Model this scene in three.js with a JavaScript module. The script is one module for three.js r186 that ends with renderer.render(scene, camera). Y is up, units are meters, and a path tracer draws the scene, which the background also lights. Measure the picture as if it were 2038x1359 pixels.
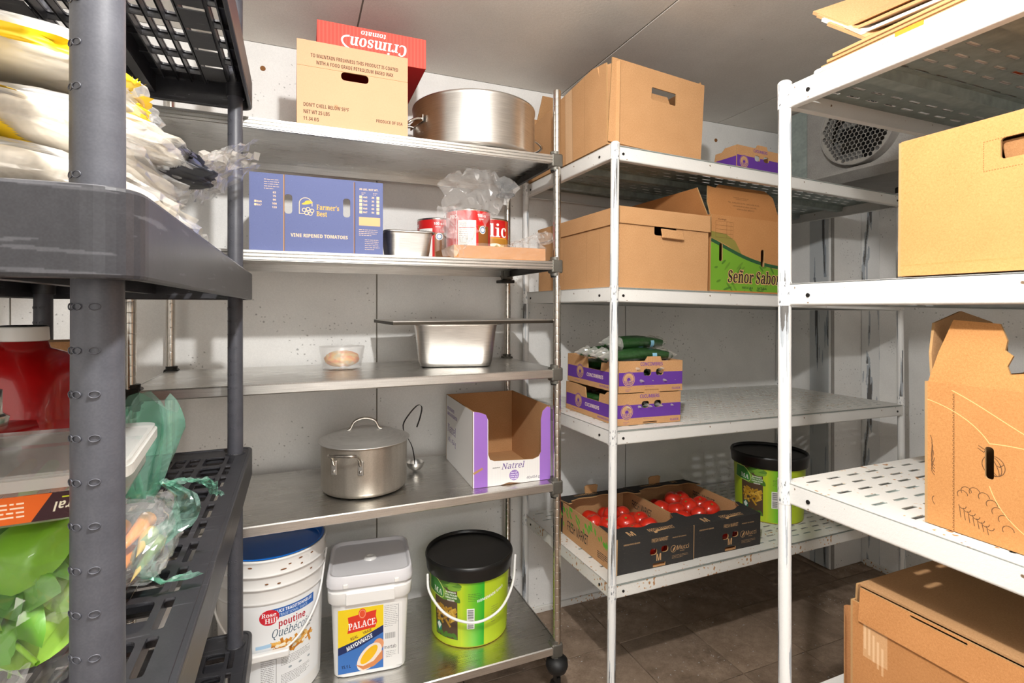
import * as THREE from 'three';
import { RoundedBoxGeometry } from 'three/addons/geometries/RoundedBoxGeometry.js';
import { mergeGeometries } from 'three/addons/utils/BufferGeometryUtils.js';
import { RectAreaLightUniformsLib } from 'three/addons/lights/RectAreaLightUniformsLib.js';
import { ImprovedNoise } from 'three/addons/math/ImprovedNoise.js';

// ---------- camera, light, exposure ----------
// x = east (along the far wall), y = up, z = south (the far wall stands at z = -1.98)
const scene = new THREE.Scene();
scene.background = new THREE.Color(0x000000);
const camera = new THREE.PerspectiveCamera(2 * Math.atan(679.5 / 1035) * 180 / Math.PI, 2038 / 1359, 0.02, 30);
const YAW = 22.42 * Math.PI / 180, EYE = 1.276;
camera.position.set(0, EYE, 0);
camera.lookAt(Math.sin(YAW), EYE, -Math.cos(YAW));
camera.setViewOffset(2038, 1359, 0, 66.5, 2038, 1359);   // rising-front lens: the verticals stay upright
const renderer = new THREE.WebGLRenderer();
renderer.toneMapping = THREE.LinearToneMapping;
renderer.toneMappingExposure = 0.95;
renderer.shadowMap.enabled = true;
const LAMP = new THREE.Vector3(0.16, 1.97, -0.24), LAMP_POWER = 6.6, FILL_POWER = 38;
const CEIL = 2.186, NORTH = -1.98, EAST = 2.62, WEST = -1.0, SOUTH = 1.25;

// ---------- helpers ----------
let seed = 7;
const rnd = (a = 0, b = 1) => { seed = (seed * 1664525 + 1013904223) >>> 0; return a + (b - a) * seed / 4294967296; };
const reseed = (s) => { seed = s >>> 0; };
const perlin = new ImprovedNoise();
const nz = (x, y, z = 0) => perlin.noise(x, y, z);
const fbm = (x, y, z = 0, o = 4) => { let s = 0, a = 0.5; for (let i = 0; i < o; i++) { s += a * nz(x, y, z + i * 7.3); x *= 2.03; y *= 2.03; a *= 0.5; } return s; };
const used = {};
const numbered = (n) => { const k = used[n] = (used[n] ?? -1) + 1; return k ? n + '_' + String(k).padStart(3, '0') : n; };
function finish(o) { o.castShadow = true; o.receiveShadow = true; return o; }
function part(name, geo, mat, parent, p, r) {
  const m = finish(new THREE.Mesh(geo, mat)); m.name = name; parent.add(m);
  if (p) m.position.set(...p); if (r) m.rotation.set(...r);
  return m;
}
function thing(name, label, category, p = [0, 0, 0], turn = 0, group) {
  const o = new THREE.Group(); o.name = numbered(name); scene.add(o);
  o.position.set(...p); o.rotation.order = 'YXZ'; o.rotation.y = turn; o.userData = { label, category };
  if (group) o.userData.group = group;
  return o;
}
function structure(name, geo, mat, label, category, p) {
  const m = part(name, geo, mat, scene, p); m.userData = { kind: 'structure', label, category }; return m;
}
function dup(o, label, p, r) {
  const c = o.clone(); c.name = numbered(o.name.replace(/_\d+$/, '')); scene.add(c); c.userData = { ...o.userData };
  if (label) c.userData.label = label; if (p) c.position.set(...p); if (r) c.rotation.set(...r); return c;
}
// uv in metres by the dominant axis of each face
function boxUV(geo, s = 1) {
  const g = geo.index ? geo.toNonIndexed() : geo, P = g.attributes.position, uv = new Float32Array(P.count * 2);
  const a = new THREE.Vector3(), b = new THREE.Vector3(), c = new THREE.Vector3(), n = new THREE.Vector3();
  for (let i = 0; i < P.count; i += 3) {
    a.fromBufferAttribute(P, i); b.fromBufferAttribute(P, i + 1); c.fromBufferAttribute(P, i + 2);
    n.crossVectors(b.clone().sub(a), c.clone().sub(a));
    const ax = Math.abs(n.x), ay = Math.abs(n.y), az = Math.abs(n.z);
    [a, b, c].forEach((v, k) => {
      const [u, w] = ax > ay && ax > az ? [v.z, v.y] : ay > az ? [v.x, v.z] : [v.x, v.y];
      uv[(i + k) * 2] = u / s; uv[(i + k) * 2 + 1] = w / s;
    });
  }
  g.setAttribute('uv', new THREE.BufferAttribute(uv, 2)); return g;
}
const bx = (w, h, d, x = 0, y = 0, z = 0) => { const g = new THREE.BoxGeometry(w, h, d); g.translate(x, y, z); return boxUV(g); };
const rbx = (w, h, d, r = 0.003, x = 0, y = 0, z = 0, seg = 2) => { const g = new RoundedBoxGeometry(w, h, d, seg, Math.min(r, w / 2.01, h / 2.01, d / 2.01)); g.translate(x, y, z); return boxUV(g); };
const strip = (g) => { const o = g.index ? g.toNonIndexed() : g; for (const k of Object.keys(o.attributes)) if (!['position', 'normal', 'uv'].includes(k)) o.deleteAttribute(k); o.clearGroups(); o.morphAttributes = {}; return o; };
const merge = (list) => mergeGeometries(list.map(strip));
const cyl = (r, h, x = 0, y = 0, z = 0, seg = 24, r2 = r) => { const g = new THREE.CylinderGeometry(r2, r, h, seg); g.translate(x, y, z); return g; };
const lathe = (pts, seg = 48) => new THREE.LatheGeometry(pts.map(([a, b]) => new THREE.Vector2(a, b)), seg, -Math.PI, Math.PI * 2);
const tube = (pts, r, n = 40, seg = 10, closed = false) => new THREE.TubeGeometry(new THREE.CatmullRomCurve3(pts.map((p) => new THREE.Vector3(...p)), closed, 'centripetal'), n, r, seg, closed);
function roundRect(w, d, r, inv = false, Path = THREE.Shape, cx = 0, cy = 0) {
  const p = new Path(), x = cx - w / 2, y = cy - d / 2; r = Math.min(r, w / 2 - 1e-4, d / 2 - 1e-4);
  p.moveTo(x + r, y); p.lineTo(x + w - r, y); p.quadraticCurveTo(x + w, y, x + w, y + r); p.lineTo(x + w, y + d - r); p.quadraticCurveTo(x + w, y + d, x + w - r, y + d);
  p.lineTo(x + r, y + d); p.quadraticCurveTo(x, y + d, x, y + d - r); p.lineTo(x, y + r); p.quadraticCurveTo(x, y, x + r, y); return p;
}
const extrude = (shape, depth, opt = {}) => new THREE.ExtrudeGeometry(shape, { depth, bevelEnabled: false, curveSegments: 6, ...opt });
const lay = (g) => { g.rotateX(-Math.PI / 2); return g; };   // a plan (x, north) becomes horizontal, extruded upwards

// ---------- textures ----------
function canvas(w, h, draw) {
  const c = document.createElement('canvas'); c.width = w; c.height = h; const x = c.getContext('2d'); draw(x, w, h);
  return c;
}
const texBase = new Map();
function tex(c, srgb = true, rep) {
  if (!texBase.has(c)) texBase.set(c, new THREE.CanvasTexture(c));
  const t = texBase.get(c).clone(); t.needsUpdate = true; if (srgb) t.colorSpace = THREE.SRGBColorSpace; t.magFilter = THREE.LinearFilter; t.anisotropy = 8;
  if (rep) { t.wrapS = t.wrapT = THREE.RepeatWrapping; t.repeat.set(...rep); }
  return t;
}
// a tileable field of coarse and fine noise painted pixel by pixel: fn(u, v, n) -> [r, g, b] in 0..255
function field(n, fn, period = 8) {
  return canvas(n, n, (x) => {
    const im = x.createImageData(n, n), d = im.data;
    const per = (u, v, f, z) => { const a = u * f, b = v * f; const s = (p, q) => nz(p, q, z); const wu = u, wv = v;
      return (s(a, b) * (1 - wu) + s(a - f, b) * wu) * (1 - wv) + (s(a, b - f) * (1 - wu) + s(a - f, b - f) * wu) * wv; };
    for (let j = 0; j < n; j++) for (let i = 0; i < n; i++) {
      const u = i / n, v = j / n, k = (j * n + i) * 4, [r, g, b] = fn(u, v, (f, z = 0) => per(u, v, f, z));
      d[k] = r; d[k + 1] = g; d[k + 2] = b; d[k + 3] = 255;
    }
    x.putImageData(im, 0, 0);
  });
}
const clamp = (v, a = 0, b = 255) => Math.max(a, Math.min(b, v));
reseed(11);
const wallC = field(512, (u, v, n) => {
  const m = n(5, 1) * 7 + n(17, 2) * 5 + rnd(-4, 4), sp = n(6, 9) > 0.1 && n(150, 4) > 0.42 ? -70 : 0, sc = n(3, 5) > 0.25 && n(120, 3) > 0.45 ? -40 : 0;
  const t = m + sp + sc; return [clamp(236 + t), clamp(235 + t), clamp(232 + t)];
});
const ceilC = field(512, (u, v, n) => { const t = n(4, 1) * 10 + n(13, 2) * 7 + rnd(-6, 6) + (n(60, 6) > 0.55 ? -26 : 0); return [clamp(222 + t), clamp(217 + t), clamp(209 + t * 1.05)]; });
const floorC = field(512, (u, v, n) => {
  const t = n(5, 1) * 34 + n(16, 2) * 24 + n(50, 3) * 16 + rnd(-12, 12); let r = 146 + t, g = 125 + t * 0.95, b = 106 + t * 0.9;
  if (n(34, 8) > 0.4 && n(70, 5) > 0.1) { r = g = b = 205; } return [clamp(r), clamp(g), clamp(b)];
});
const kraftC = field(512, (u, v, n) => { const t = n(6, 1) * 7 + n(90, 3) * 10 + n(200, 4) * 9 + rnd(-8, 8); return [clamp(190 + t), clamp(144 + t), clamp(98 + t)]; });
const paintC = field(512, (u, v, n) => {
  const t = n(6, 1) * 5 + rnd(-3, 3); let c = [224 + t, 223 + t, 219 + t];
  if (n(40, 5) > 0.5 && n(7, 8) > 0.1) c = [120, 96, 74]; if (n(90, 6) > 0.62) c = [168, 128, 92]; return c.map((q) => clamp(q));
});
const rustC = field(512, (u, v, n) => {
  const t = n(6, 1) * 6 + rnd(-3, 3); let c = [224 + t, 222 + t, 216 + t]; const k = n(9, 7) * 0.6 + n(45, 5);
  if (k > 0.42) c = [176, 128, 84]; else if (k > 0.36) c = [214, 190, 160]; if (n(80, 6) > 0.56) c = [120, 84, 56]; return c.map((q) => clamp(q));
});
const postC = field(512, (u, v, n) => {
  const t = n(6, 1) * 5 + rnd(-3, 3); let c = [224 + t, 224 + t, 222 + t]; const k = nz(u * 26, v * 3.0, 3) + nz(u * 90, v * 9, 8) * 0.5;
  if (k > 0.3) c = [168, 174, 180]; if (k > 0.5) c = [96, 94, 92]; return c.map((q) => clamp(q));
});
const steelC = field(512, (u, v, n) => { const t = nz(u * 8, v * 200, 2) * 16 + n(7, 3) * 12 + rnd(-5, 5); return [clamp(212 + t), clamp(210 + t), clamp(206 + t)]; });
const steelR = field(512, (u, v, n) => { const t = 92 + nz(u * 6, v * 160, 2) * 26 + n(6, 3) * 34 + n(30, 5) * 16; return [clamp(t), clamp(t), clamp(t)]; });
const blackC = field(512, (u, v, n) => { const t = n(5, 1) * 8 + n(40, 4) * 6 + rnd(-4, 4) + (n(120, 6) > 0.6 ? 70 : 0) + (nz(u * 5, v * 70, 4) > 0.48 ? 26 : 0); return [clamp(48 + t), clamp(48 + t), clamp(52 + t)]; });
const postGreyC = field(512, (u, v, n) => { const t = n(5, 1) * 10 + n(30, 4) * 8 + rnd(-4, 4) + (n(120, 6) > 0.62 ? 50 : 0); return [clamp(72 + t), clamp(73 + t), clamp(80 + t)]; });
const galvC = field(512, (u, v, n) => { const t = n(9, 1) * 22 + n(30, 2) * 16 + rnd(-5, 5); return [clamp(152 + t), clamp(163 + t), clamp(158 + t)]; });
const greyC = field(256, (u, v, n) => { const t = n(8, 1) * 14 + rnd(-10, 10); return [clamp(158 + t), clamp(155 + t), clamp(150 + t)]; });
const bumpC = field(256, (u, v, n) => { const t = 128 + n(20, 1) * 60 + n(70, 2) * 50; return [t, t, t]; });
const M = {};
const std = (o) => new THREE.MeshStandardMaterial(o), phy = (o) => new THREE.MeshPhysicalMaterial(o);
const bumpT = (r) => tex(bumpC, false, [r, r]);
M.wall = std({ map: tex(wallC, true, [0.8, 0.8]), roughness: 0.5, bumpMap: bumpT(6), bumpScale: 0.0006 });
M.ceil = std({ map: tex(ceilC, true, [0.9, 0.9]), roughness: 0.55, bumpMap: bumpT(5), bumpScale: 0.0006 });
M.seam = std({ color: 0x8a8378, roughness: 0.9 });
M.grout = std({ color: 0x1f1a16, roughness: 1 });
M.tile = [0.95, 1, 0.88].map((k) => std({ map: tex(floorC, true, [2.4, 2.4]), color: new THREE.Color().setRGB(k, k, k), roughness: 0.75, bumpMap: bumpT(8), bumpScale: 0.001 }));
M.kraft = std({ map: tex(kraftC, true, [3, 3]), roughness: 0.9 });
M.kraftPale = std({ map: tex(kraftC, true, [3, 3]), color: 0xfff3e6, roughness: 0.9 });
M.edge = std({ color: 0xb08a5c, roughness: 1 });
M.paint = std({ map: tex(paintC, true, [2.2, 2.2]), roughness: 0.42, bumpMap: bumpT(9), bumpScale: 0.0006 });
M.rust = std({ map: tex(rustC, true, [2.4, 2.4]), roughness: 0.5, bumpMap: bumpT(9), bumpScale: 0.0006 });
M.post = std({ map: tex(postC, true, [1, 1]), roughness: 0.4 });
M.steel = std({ map: tex(steelC, true, [1.6, 1.6]), roughnessMap: tex(steelR, false, [1.6, 1.6]), roughness: 0.85, metalness: 1 });
M.steelBand = std({ map: tex(steelC, true, [2, 2]), color: 0xffffff, roughness: 0.36, metalness: 1 });
M.pan = std({ map: tex(steelC, true, [3, 3]), roughness: 0.34, metalness: 1 });
M.chrome = std({ color: 0xcfcac2, roughness: 0.24, metalness: 1 });
M.groove = std({ color: 0x4b463f, roughness: 0.5, metalness: 1 });
M.cast = std({ map: tex(greyC, true, [6, 6]), color: 0xb9b9b4, roughness: 0.55, metalness: 0.8 });
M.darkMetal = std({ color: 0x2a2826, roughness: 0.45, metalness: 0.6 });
M.black = std({ map: tex(blackC, true, [2, 2]), roughness: 0.38 });
M.blackPost = std({ map: tex(postGreyC, true, [2, 2]), roughness: 0.45 });
M.rubber = std({ color: 0x161616, roughness: 0.55 });
M.galv = std({ map: tex(galvC, true, [2.5, 2.5]), roughness: 0.5, metalness: 0.35 });
M.greyEnamel = std({ map: tex(greyC, true, [2.5, 2.5]), roughness: 0.55, metalness: 0.2 });
M.white = std({ color: 0xe9e7e2, roughness: 0.42 });
M.whiteGloss = std({ color: 0xefeeeb, roughness: 0.28 });
M.film = phy({ color: 0xffffff, transmission: 0.93, roughness: 0.08, thickness: 0, ior: 1.5 });
M.filmHazy = phy({ color: 0xf4f2ee, transmission: 0.72, roughness: 0.32, thickness: 0, ior: 1.5 });

// ---------- the room ----------
{
  const T = 0.08, L = EAST - WEST, D = SOUTH - NORTH;
  const base = structure('floor', bx(L + 2 * T, 0.1, D + 2 * T, (EAST + WEST) / 2, -0.056, (NORTH + SOUTH) / 2), M.grout, 'dark grimy bed under the brown vinyl floor tiles', 'floor');
  reseed(5);
  const S = 0.305, vars = [];
  for (let k = 0; k < 6; k++) { const g = new RoundedBoxGeometry(S - 0.003, 0.008, S - 0.003, 1, 0.0012); const b = boxUV(g), uv = b.attributes.uv, du = rnd(), dv = rnd(); for (let i = 0; i < uv.count; i++) uv.setXY(i, uv.getX(i) + du, uv.getY(i) + dv); vars.push(b); }
  for (let i = 0; WEST + i * S < EAST - 0.05; i++) for (let j = 0; NORTH + j * S < SOUTH - 0.05; j++) {
    const w = Math.min(1, (EAST - WEST - i * S) / S), d = Math.min(1, (SOUTH - NORTH - j * S) / S);
    const t = part('tile', vars[Math.floor(rnd(0, 6))], M.tile[Math.floor(rnd(0, 3))], base, [WEST + (i + w / 2) * S, -0.004 + rnd(-0.0005, 0.0005), NORTH + (j + d / 2) * S]);
    t.scale.set(w, 1, d);
  }
  // walls: a core with insulated panels standing proud of the seams between them
  const wn = structure('wall_north', bx(L + 2 * T, CEIL + 0.1, T, (EAST + WEST) / 2, CEIL / 2, NORTH - T / 2 - 0.006), M.seam, 'long wall of white painted cooler panels behind both racks', 'wall');
  const panels = (parent, edges, fixed, axis, y0, y1, mat, nm = 'panel') => edges.slice(1).forEach((b, i) => {
    const a = edges[i], w = b - a - 0.004, m = (a + b) / 2;
    part(nm, axis === 'x' ? rbx(w, y1 - y0, 0.006, 0.0015, 0, 0, 0, 1) : rbx(0.006, y1 - y0, w, 0.0015, 0, 0, 0, 1), mat, parent, axis === 'x' ? [m, (y0 + y1) / 2, fixed] : [fixed, (y0 + y1) / 2, m]);
  });
  panels(wn, [WEST, -0.783, 0.273, 1.373, EAST], NORTH - 0.003, 'x', 0, CEIL, M.wall);
  const we = structure('wall_east', bx(T, CEIL + 0.1, D, EAST + T / 2 + 0.006, CEIL / 2, (NORTH + SOUTH) / 2), M.seam, 'white painted panel wall at the end of the racks', 'wall');
  panels(we, [NORTH, -1.1, -0.1, 0.7, SOUTH], EAST + 0.003, 'z', 0, CEIL, M.wall);
  const ww = structure('wall_west', bx(T, CEIL + 0.1, D, WEST - T / 2 - 0.006, CEIL / 2, (NORTH + SOUTH) / 2), M.seam, 'white panel wall behind the black plastic shelving', 'wall');
  panels(ww, [NORTH, -0.9, 0.1, SOUTH], WEST - 0.003, 'z', 0, CEIL, M.wall);
  // unseen near wall; its open doorway and lit passage are added for frontal fill
  const DX0 = -0.5, DX1 = 0.65, DH = 2.02, DM = M.wall;
  const ws = structure('wall_south', merge([bx(DX0 - WEST + T, CEIL + 0.1, T, (DX0 + WEST - T) / 2, CEIL / 2, SOUTH + T / 2), bx(EAST + T - DX1, CEIL + 0.1, T, (EAST + T + DX1) / 2, CEIL / 2, SOUTH + T / 2), bx(DX1 - DX0, CEIL - DH + 0.05, T, (DX0 + DX1) / 2, (CEIL + DH + 0.05) / 2, SOUTH + T / 2)]), DM, 'white panel wall with an open doorway added to let in fill light', 'wall');
  const door = structure('door_1', rbx(0.06, 1.96, 1.0, 0.008, DX0 - 0.05, 0.99, SOUTH + T + 0.55), M.white, 'white insulated door of the added doorway standing open', 'door');
  part('door_handle', rbx(0.05, 0.2, 0.03, 0.008, DX0 + 0.005, 1.0, SOUTH + T + 0.98), M.chrome, door);
  const Z1 = SOUTH + T, Z2 = Z1 + 2.0;
  structure('wall_added_passage', merge([bx(3.1, 2.6, 0.08, 0.1, 1.25, Z2 + 0.04), bx(0.08, 2.6, 2.0, -1.44, 1.25, (Z1 + Z2) / 2), bx(0.08, 2.6, 2.0, 1.64, 1.25, (Z1 + Z2) / 2), bx(3.1, 0.08, 2.08, 0.1, 2.56, (Z1 + Z2) / 2), bx(3.1, 0.45, 0.02, 0.1, 2.33, Z1 + 0.01)]), M.wall, 'added unseen white passage outside the cooler', 'wall');
  structure('floor_added_passage', bx(3.1, 0.08, 2.08, 0.1, -0.041, (Z1 + Z2) / 2 + 0.0), M.tile[0], 'brown tiled floor of the added passage', 'floor');
  const ce = structure('ceiling', bx(L + 2 * T, 0.08, D + 2 * T, (EAST + WEST) / 2, CEIL + 0.046, (NORTH + SOUTH) / 2), M.seam, 'stained off-white panel ceiling of the cooler', 'ceiling');
  [[WEST, -0.72], [-0.72, 0.18], [0.18, 1.04], [1.04, 1.912], [1.912, EAST]].forEach(([a, b]) => part('panel', rbx(b - a - 0.005, 0.006, D, 0.0015, (a + b) / 2, CEIL + 0.003, (NORTH + SOUTH) / 2, 1), M.ceil, ce));
  // screws and rivets along the wall top
  for (const [x, y] of [[-0.11, 2.10], [0.57, 2.09], [1.36, 2.12], [1.9, 2.1]]) { const g = new THREE.CylinderGeometry(0.008, 0.009, 0.003, 12); g.rotateX(Math.PI / 2); part('screw_head', g, std({ color: 0x8a5a2c, roughness: 0.8 }), wn, [x, y, NORTH + 0.0015]); }
  // boxed corner column and the galvanised corner flashing
  const col = structure('trim_1', rbx(0.225, CEIL - 0.005, 0.235, 0.004, EAST - 0.1125, (CEIL - 0.005) / 2 + 0.002, NORTH + 0.1175), M.wall, 'boxed white column in the far corner', 'column');
  part('corner_bead', bx(0.02, CEIL - 0.01, 0.003, EAST - 0.214, CEIL / 2, NORTH + 0.2365), M.greyEnamel, col);
  part('flashing', bx(0.003, CEIL - 0.01, 0.1, EAST - 0.2262, CEIL / 2, NORTH + 0.175), M.streak ??= std({ map: tex(postC, true, [1.4, 0.7]), color: 0xd9dde0, roughness: 0.5 }), col);
  part('flashing', bx(0.004, CEIL - 0.01, 0.085, EAST - 0.002, CEIL / 2, NORTH + 0.235 + 0.045), M.post, col);
  structure('baseboard_north', rbx(L, 0.025, 0.012, 0.003, (EAST + WEST) / 2, 0.0125, NORTH + 0.006), M.rust, 'low rusted and peeling white strip along the foot of the wall', 'baseboard');
  structure('baseboard_east', rbx(0.012, 0.03, D - 0.25, 0.003, EAST - 0.006, 0.015, (NORTH + 0.25 + SOUTH) / 2), M.rust, 'rusted strip along the foot of the end wall', 'baseboard');
}

// ---------- the lamp that lights the room, and an added fill panel ----------
{
  RectAreaLightUniformsLib.init();
  const t = thing('added_fill_panel', 'added unseen panel light in the passage, soft frontal fill for the cooler', 'light', [0.08, 2.5, SOUTH + 1.0]);  // added out of view to soften the light from the front
  part('frame', rbx(1.24, 0.03, 0.64, 0.005, 0, 0.0, 0), M.white, t);
  part('diffuser', bx(1.2, 0.006, 0.6, 0, -0.0155, 0), std({ color: 0xffffff, emissive: 0xffffff, emissiveIntensity: 4 }), t);
  const r = new THREE.RectAreaLight(0xfbfcff, FILL_POWER, 1.2, 0.6); r.position.set(0, -0.022, 0); r.rotation.x = -Math.PI / 2; r.name = 'fill_light'; t.add(r);
}
{
  const t = thing('ceiling_lamp', 'round frosted glass jar lamp hanging from the ceiling', 'lamp', [LAMP.x, CEIL, LAMP.z]);
  part('base', lathe([[0.0001, 0], [0.06, 0], [0.06, -0.03], [0.045, -0.05], [0.045, -0.1], [0.0001, -0.1]]), M.cast, t);
  const dy = LAMP.y - CEIL;
  part('globe', lathe([[0.0001, dy - 0.075], [0.03, dy - 0.068], [0.045, dy - 0.04], [0.048, dy], [0.045, dy + 0.09], [0.044, -0.1]]), std({ color: 0xffffff, emissive: 0xfffaf2, emissiveIntensity: 3 }), t);
  const li = new THREE.PointLight(0xfffdfa, LAMP_POWER, 0, 2); li.position.set(0, dy, 0); li.castShadow = true; li.shadow.radius = 1.2; li.name = 'lamp_light'; t.add(li);
}

// ---------- white painted slotted racks ----------
const RL = 1.45, RD = 0.61, RIM = 0.045;
const deckShape = roundRect(RL, RD, 0.008);
for (let r = 0, w = 0.04; w < RD - 0.03; r++, w += 0.0335) {
  if (r === 8) continue;
  for (let u = 0.036 + (r % 2) * 0.031; u < RL - 0.06; u += 0.062) {
    const p = new THREE.Path(), x = u - RL / 2, y = w - RD / 2, a = 0.038, b = 0.0085;
    p.moveTo(x, y); p.lineTo(x + a - 0.003, y); p.lineTo(x + a, y + b * 0.5); p.lineTo(x + a - 0.003, y + b); p.lineTo(x, y + b); p.lineTo(x - 0.002, y + b * 0.5); p.closePath(); deckShape.holes.push(p);
  }
}
const deckTop = boxUV(lay(extrude(deckShape, 0.0012))), deckLow = boxUV(lay(extrude(deckShape, 0.0012)));
// rim profile: upright face with a rounded foot turned inwards
const rimGeo = (len) => { const s = new THREE.Shape(); s.moveTo(0, 0); s.lineTo(0, -RIM + 0.006); s.quadraticCurveTo(0, -RIM, 0.006, -RIM); s.lineTo(0.018, -RIM); s.lineTo(0.018, -RIM + 0.0015); s.lineTo(0.007, -RIM + 0.0015); s.quadraticCurveTo(0.0015, -RIM + 0.0015, 0.0015, -RIM + 0.007); s.lineTo(0.0015, 0); s.closePath(); return boxUV(extrude(s, len)); };
const hat = (len) => { const s = new THREE.Shape(); s.moveTo(-0.03, 0); s.lineTo(-0.03, -0.002); s.lineTo(-0.018, -0.002); s.lineTo(-0.014, -0.022); s.lineTo(0.014, -0.022); s.lineTo(0.018, -0.002); s.lineTo(0.03, -0.002); s.lineTo(0.03, 0); s.closePath(); const g = extrude(s, len); g.rotateY(Math.PI / 2); return boxUV(g); };
const rimLong = rimGeo(RL), rimShort = rimGeo(RD), hatGeo = hat(RL - 0.04);
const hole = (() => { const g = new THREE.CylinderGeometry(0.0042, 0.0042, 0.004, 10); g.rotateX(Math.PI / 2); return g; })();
function slottedShelf(rack, y, tilt, cross, mat, deckMat) {
  const s = part('shelf', deckTop, deckMat, rack); s.rotation.order = 'YXZ'; s.rotation.z = tilt; s.rotation.x = cross; s.position.set(RL / 2 * Math.cos(tilt), y - 0.0012 + RL / 2 * Math.sin(tilt), -RD / 2);
  part('galvanised_underside', deckLow, M.galv, s, [0, -0.0013, 0]).userData.label = 'grey-green unpainted underside of the slotted shelf';
  const f = part('rim', rimLong, mat, s, [-RL / 2, 0.001, RD / 2]); f.rotation.y = Math.PI / 2;
  const b = part('rim', rimLong, mat, s, [RL / 2, 0.001, -RD / 2]); b.rotation.y = -Math.PI / 2;
  part('rim', rimShort, mat, s, [-RL / 2, 0.001, -RD / 2]);
  const e = part('rim', rimShort, mat, s, [RL / 2, 0.001, RD / 2]); e.rotation.y = Math.PI;
  for (const z of [-0.17, 0.045, RD / 2 - 0.028]) part('stiffener', hatGeo, M.galv, s, [-RL / 2 + 0.02, -0.0014, z]);
  for (const x of [-RL / 2 + 0.045, RL / 2 - 0.045]) part('bolt_or_hole', hole, M.darkMetal, s, [x, -0.024, RD / 2]);  // dark discs stand in for the shaded, empty bolt holes of the rim
  for (const z of [-RD / 2 + 0.06, RD / 2 - 0.06]) { const q = part('bolt_or_hole', hole, M.darkMetal, s, [-RL / 2, -0.024, z]); q.rotation.y = Math.PI / 2; }  // same dark discs in place of holes on the end rim
  return s;
}
const postGeo = (() => { const g = cyl(0.0128, 1.745, 0, 0.8725, 0, 20); const P = g.attributes.position, uv = g.attributes.uv; for (let i = 0; i < uv.count; i++) uv.setXY(i, uv.getX(i) * 0.25, P.getY(i) / 1.1); return g; })();
const sleeveGeo = cyl(0.0136, 0.05, 0, 0, 0, 20);
function rack(label, p, yaw, shelves, lean, capBlack) {
  const t = thing('metal_rack', label, 'rack', p, yaw, undefined);
  for (const [x, z] of [[0.002, -0.004], [RL - 0.002, -0.004], [0.002, -RD + 0.004], [RL - 0.002, -RD + 0.004]]) {
    const q = part('post', postGeo, M.post, t, [x, 0.001, z]); q.rotation.z = lean; q.rotation.y = x + z * 3;
    for (const [y] of shelves) part('sleeve', sleeveGeo, M.post, q, [0, y - 0.022, 0]);
    part('cap', lathe([[0.0136, -0.02], [0.0138, 0.002], [0.01, 0.006], [0.0001, 0.006]], 20), capBlack && x > 1 ? M.rubber : M.post, q, [0, 1.745 + (p[0] < 0.9 ? 0.028 : 0), 0]);
  }
  shelves.forEach(([y, tilt, cross, m, dm]) => slottedShelf(t, y, tilt, cross ?? 0, m ?? M.paint, dm ?? M.paint));
  return t;
}
const TILT = -0.0205, U2 = { x: 0.872, z: -1.333, yaw: 0.026 }, S2 = [1.771, 1.34, 0.906, 0.441];
rack('white painted slotted metal rack along the far wall holding tomatoes and cucumbers', [U2.x, 0, U2.z], U2.yaw, S2.map((y, i) => [y, TILT, 0, i === 3 ? M.rust : M.paint, i >= 2 ? M.rust : M.paint]), -0.009, true);
const U3 = { x: 0.945, z: -0.186 }, S3 = [1.739, 1.327, 0.913, 0.455];
rack('white painted slotted metal rack crowded with plain brown cartons', [U3.x, 0, U3.z], 0, S3.map((y, i) => [y, i === 1 ? -0.012 : 0, 0, M.paint, i === 2 ? M.rust : M.paint]), 0, false);
// place a thing on shelf s of the far-wall rack: u metres along, w metres in from the front edge
function on2(o, s, u, w, turn = 0, lift = 0) {
  const y = S2[s] + u * Math.tan(TILT) + 0.001 + lift, c = Math.cos(U2.yaw), n = Math.sin(U2.yaw);
  o.position.set(U2.x + u * c - w * n, y, U2.z - u * n - w * c); o.rotation.order = 'YXZ'; o.rotation.set(0, U2.yaw + turn, TILT); return o;
}

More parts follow.
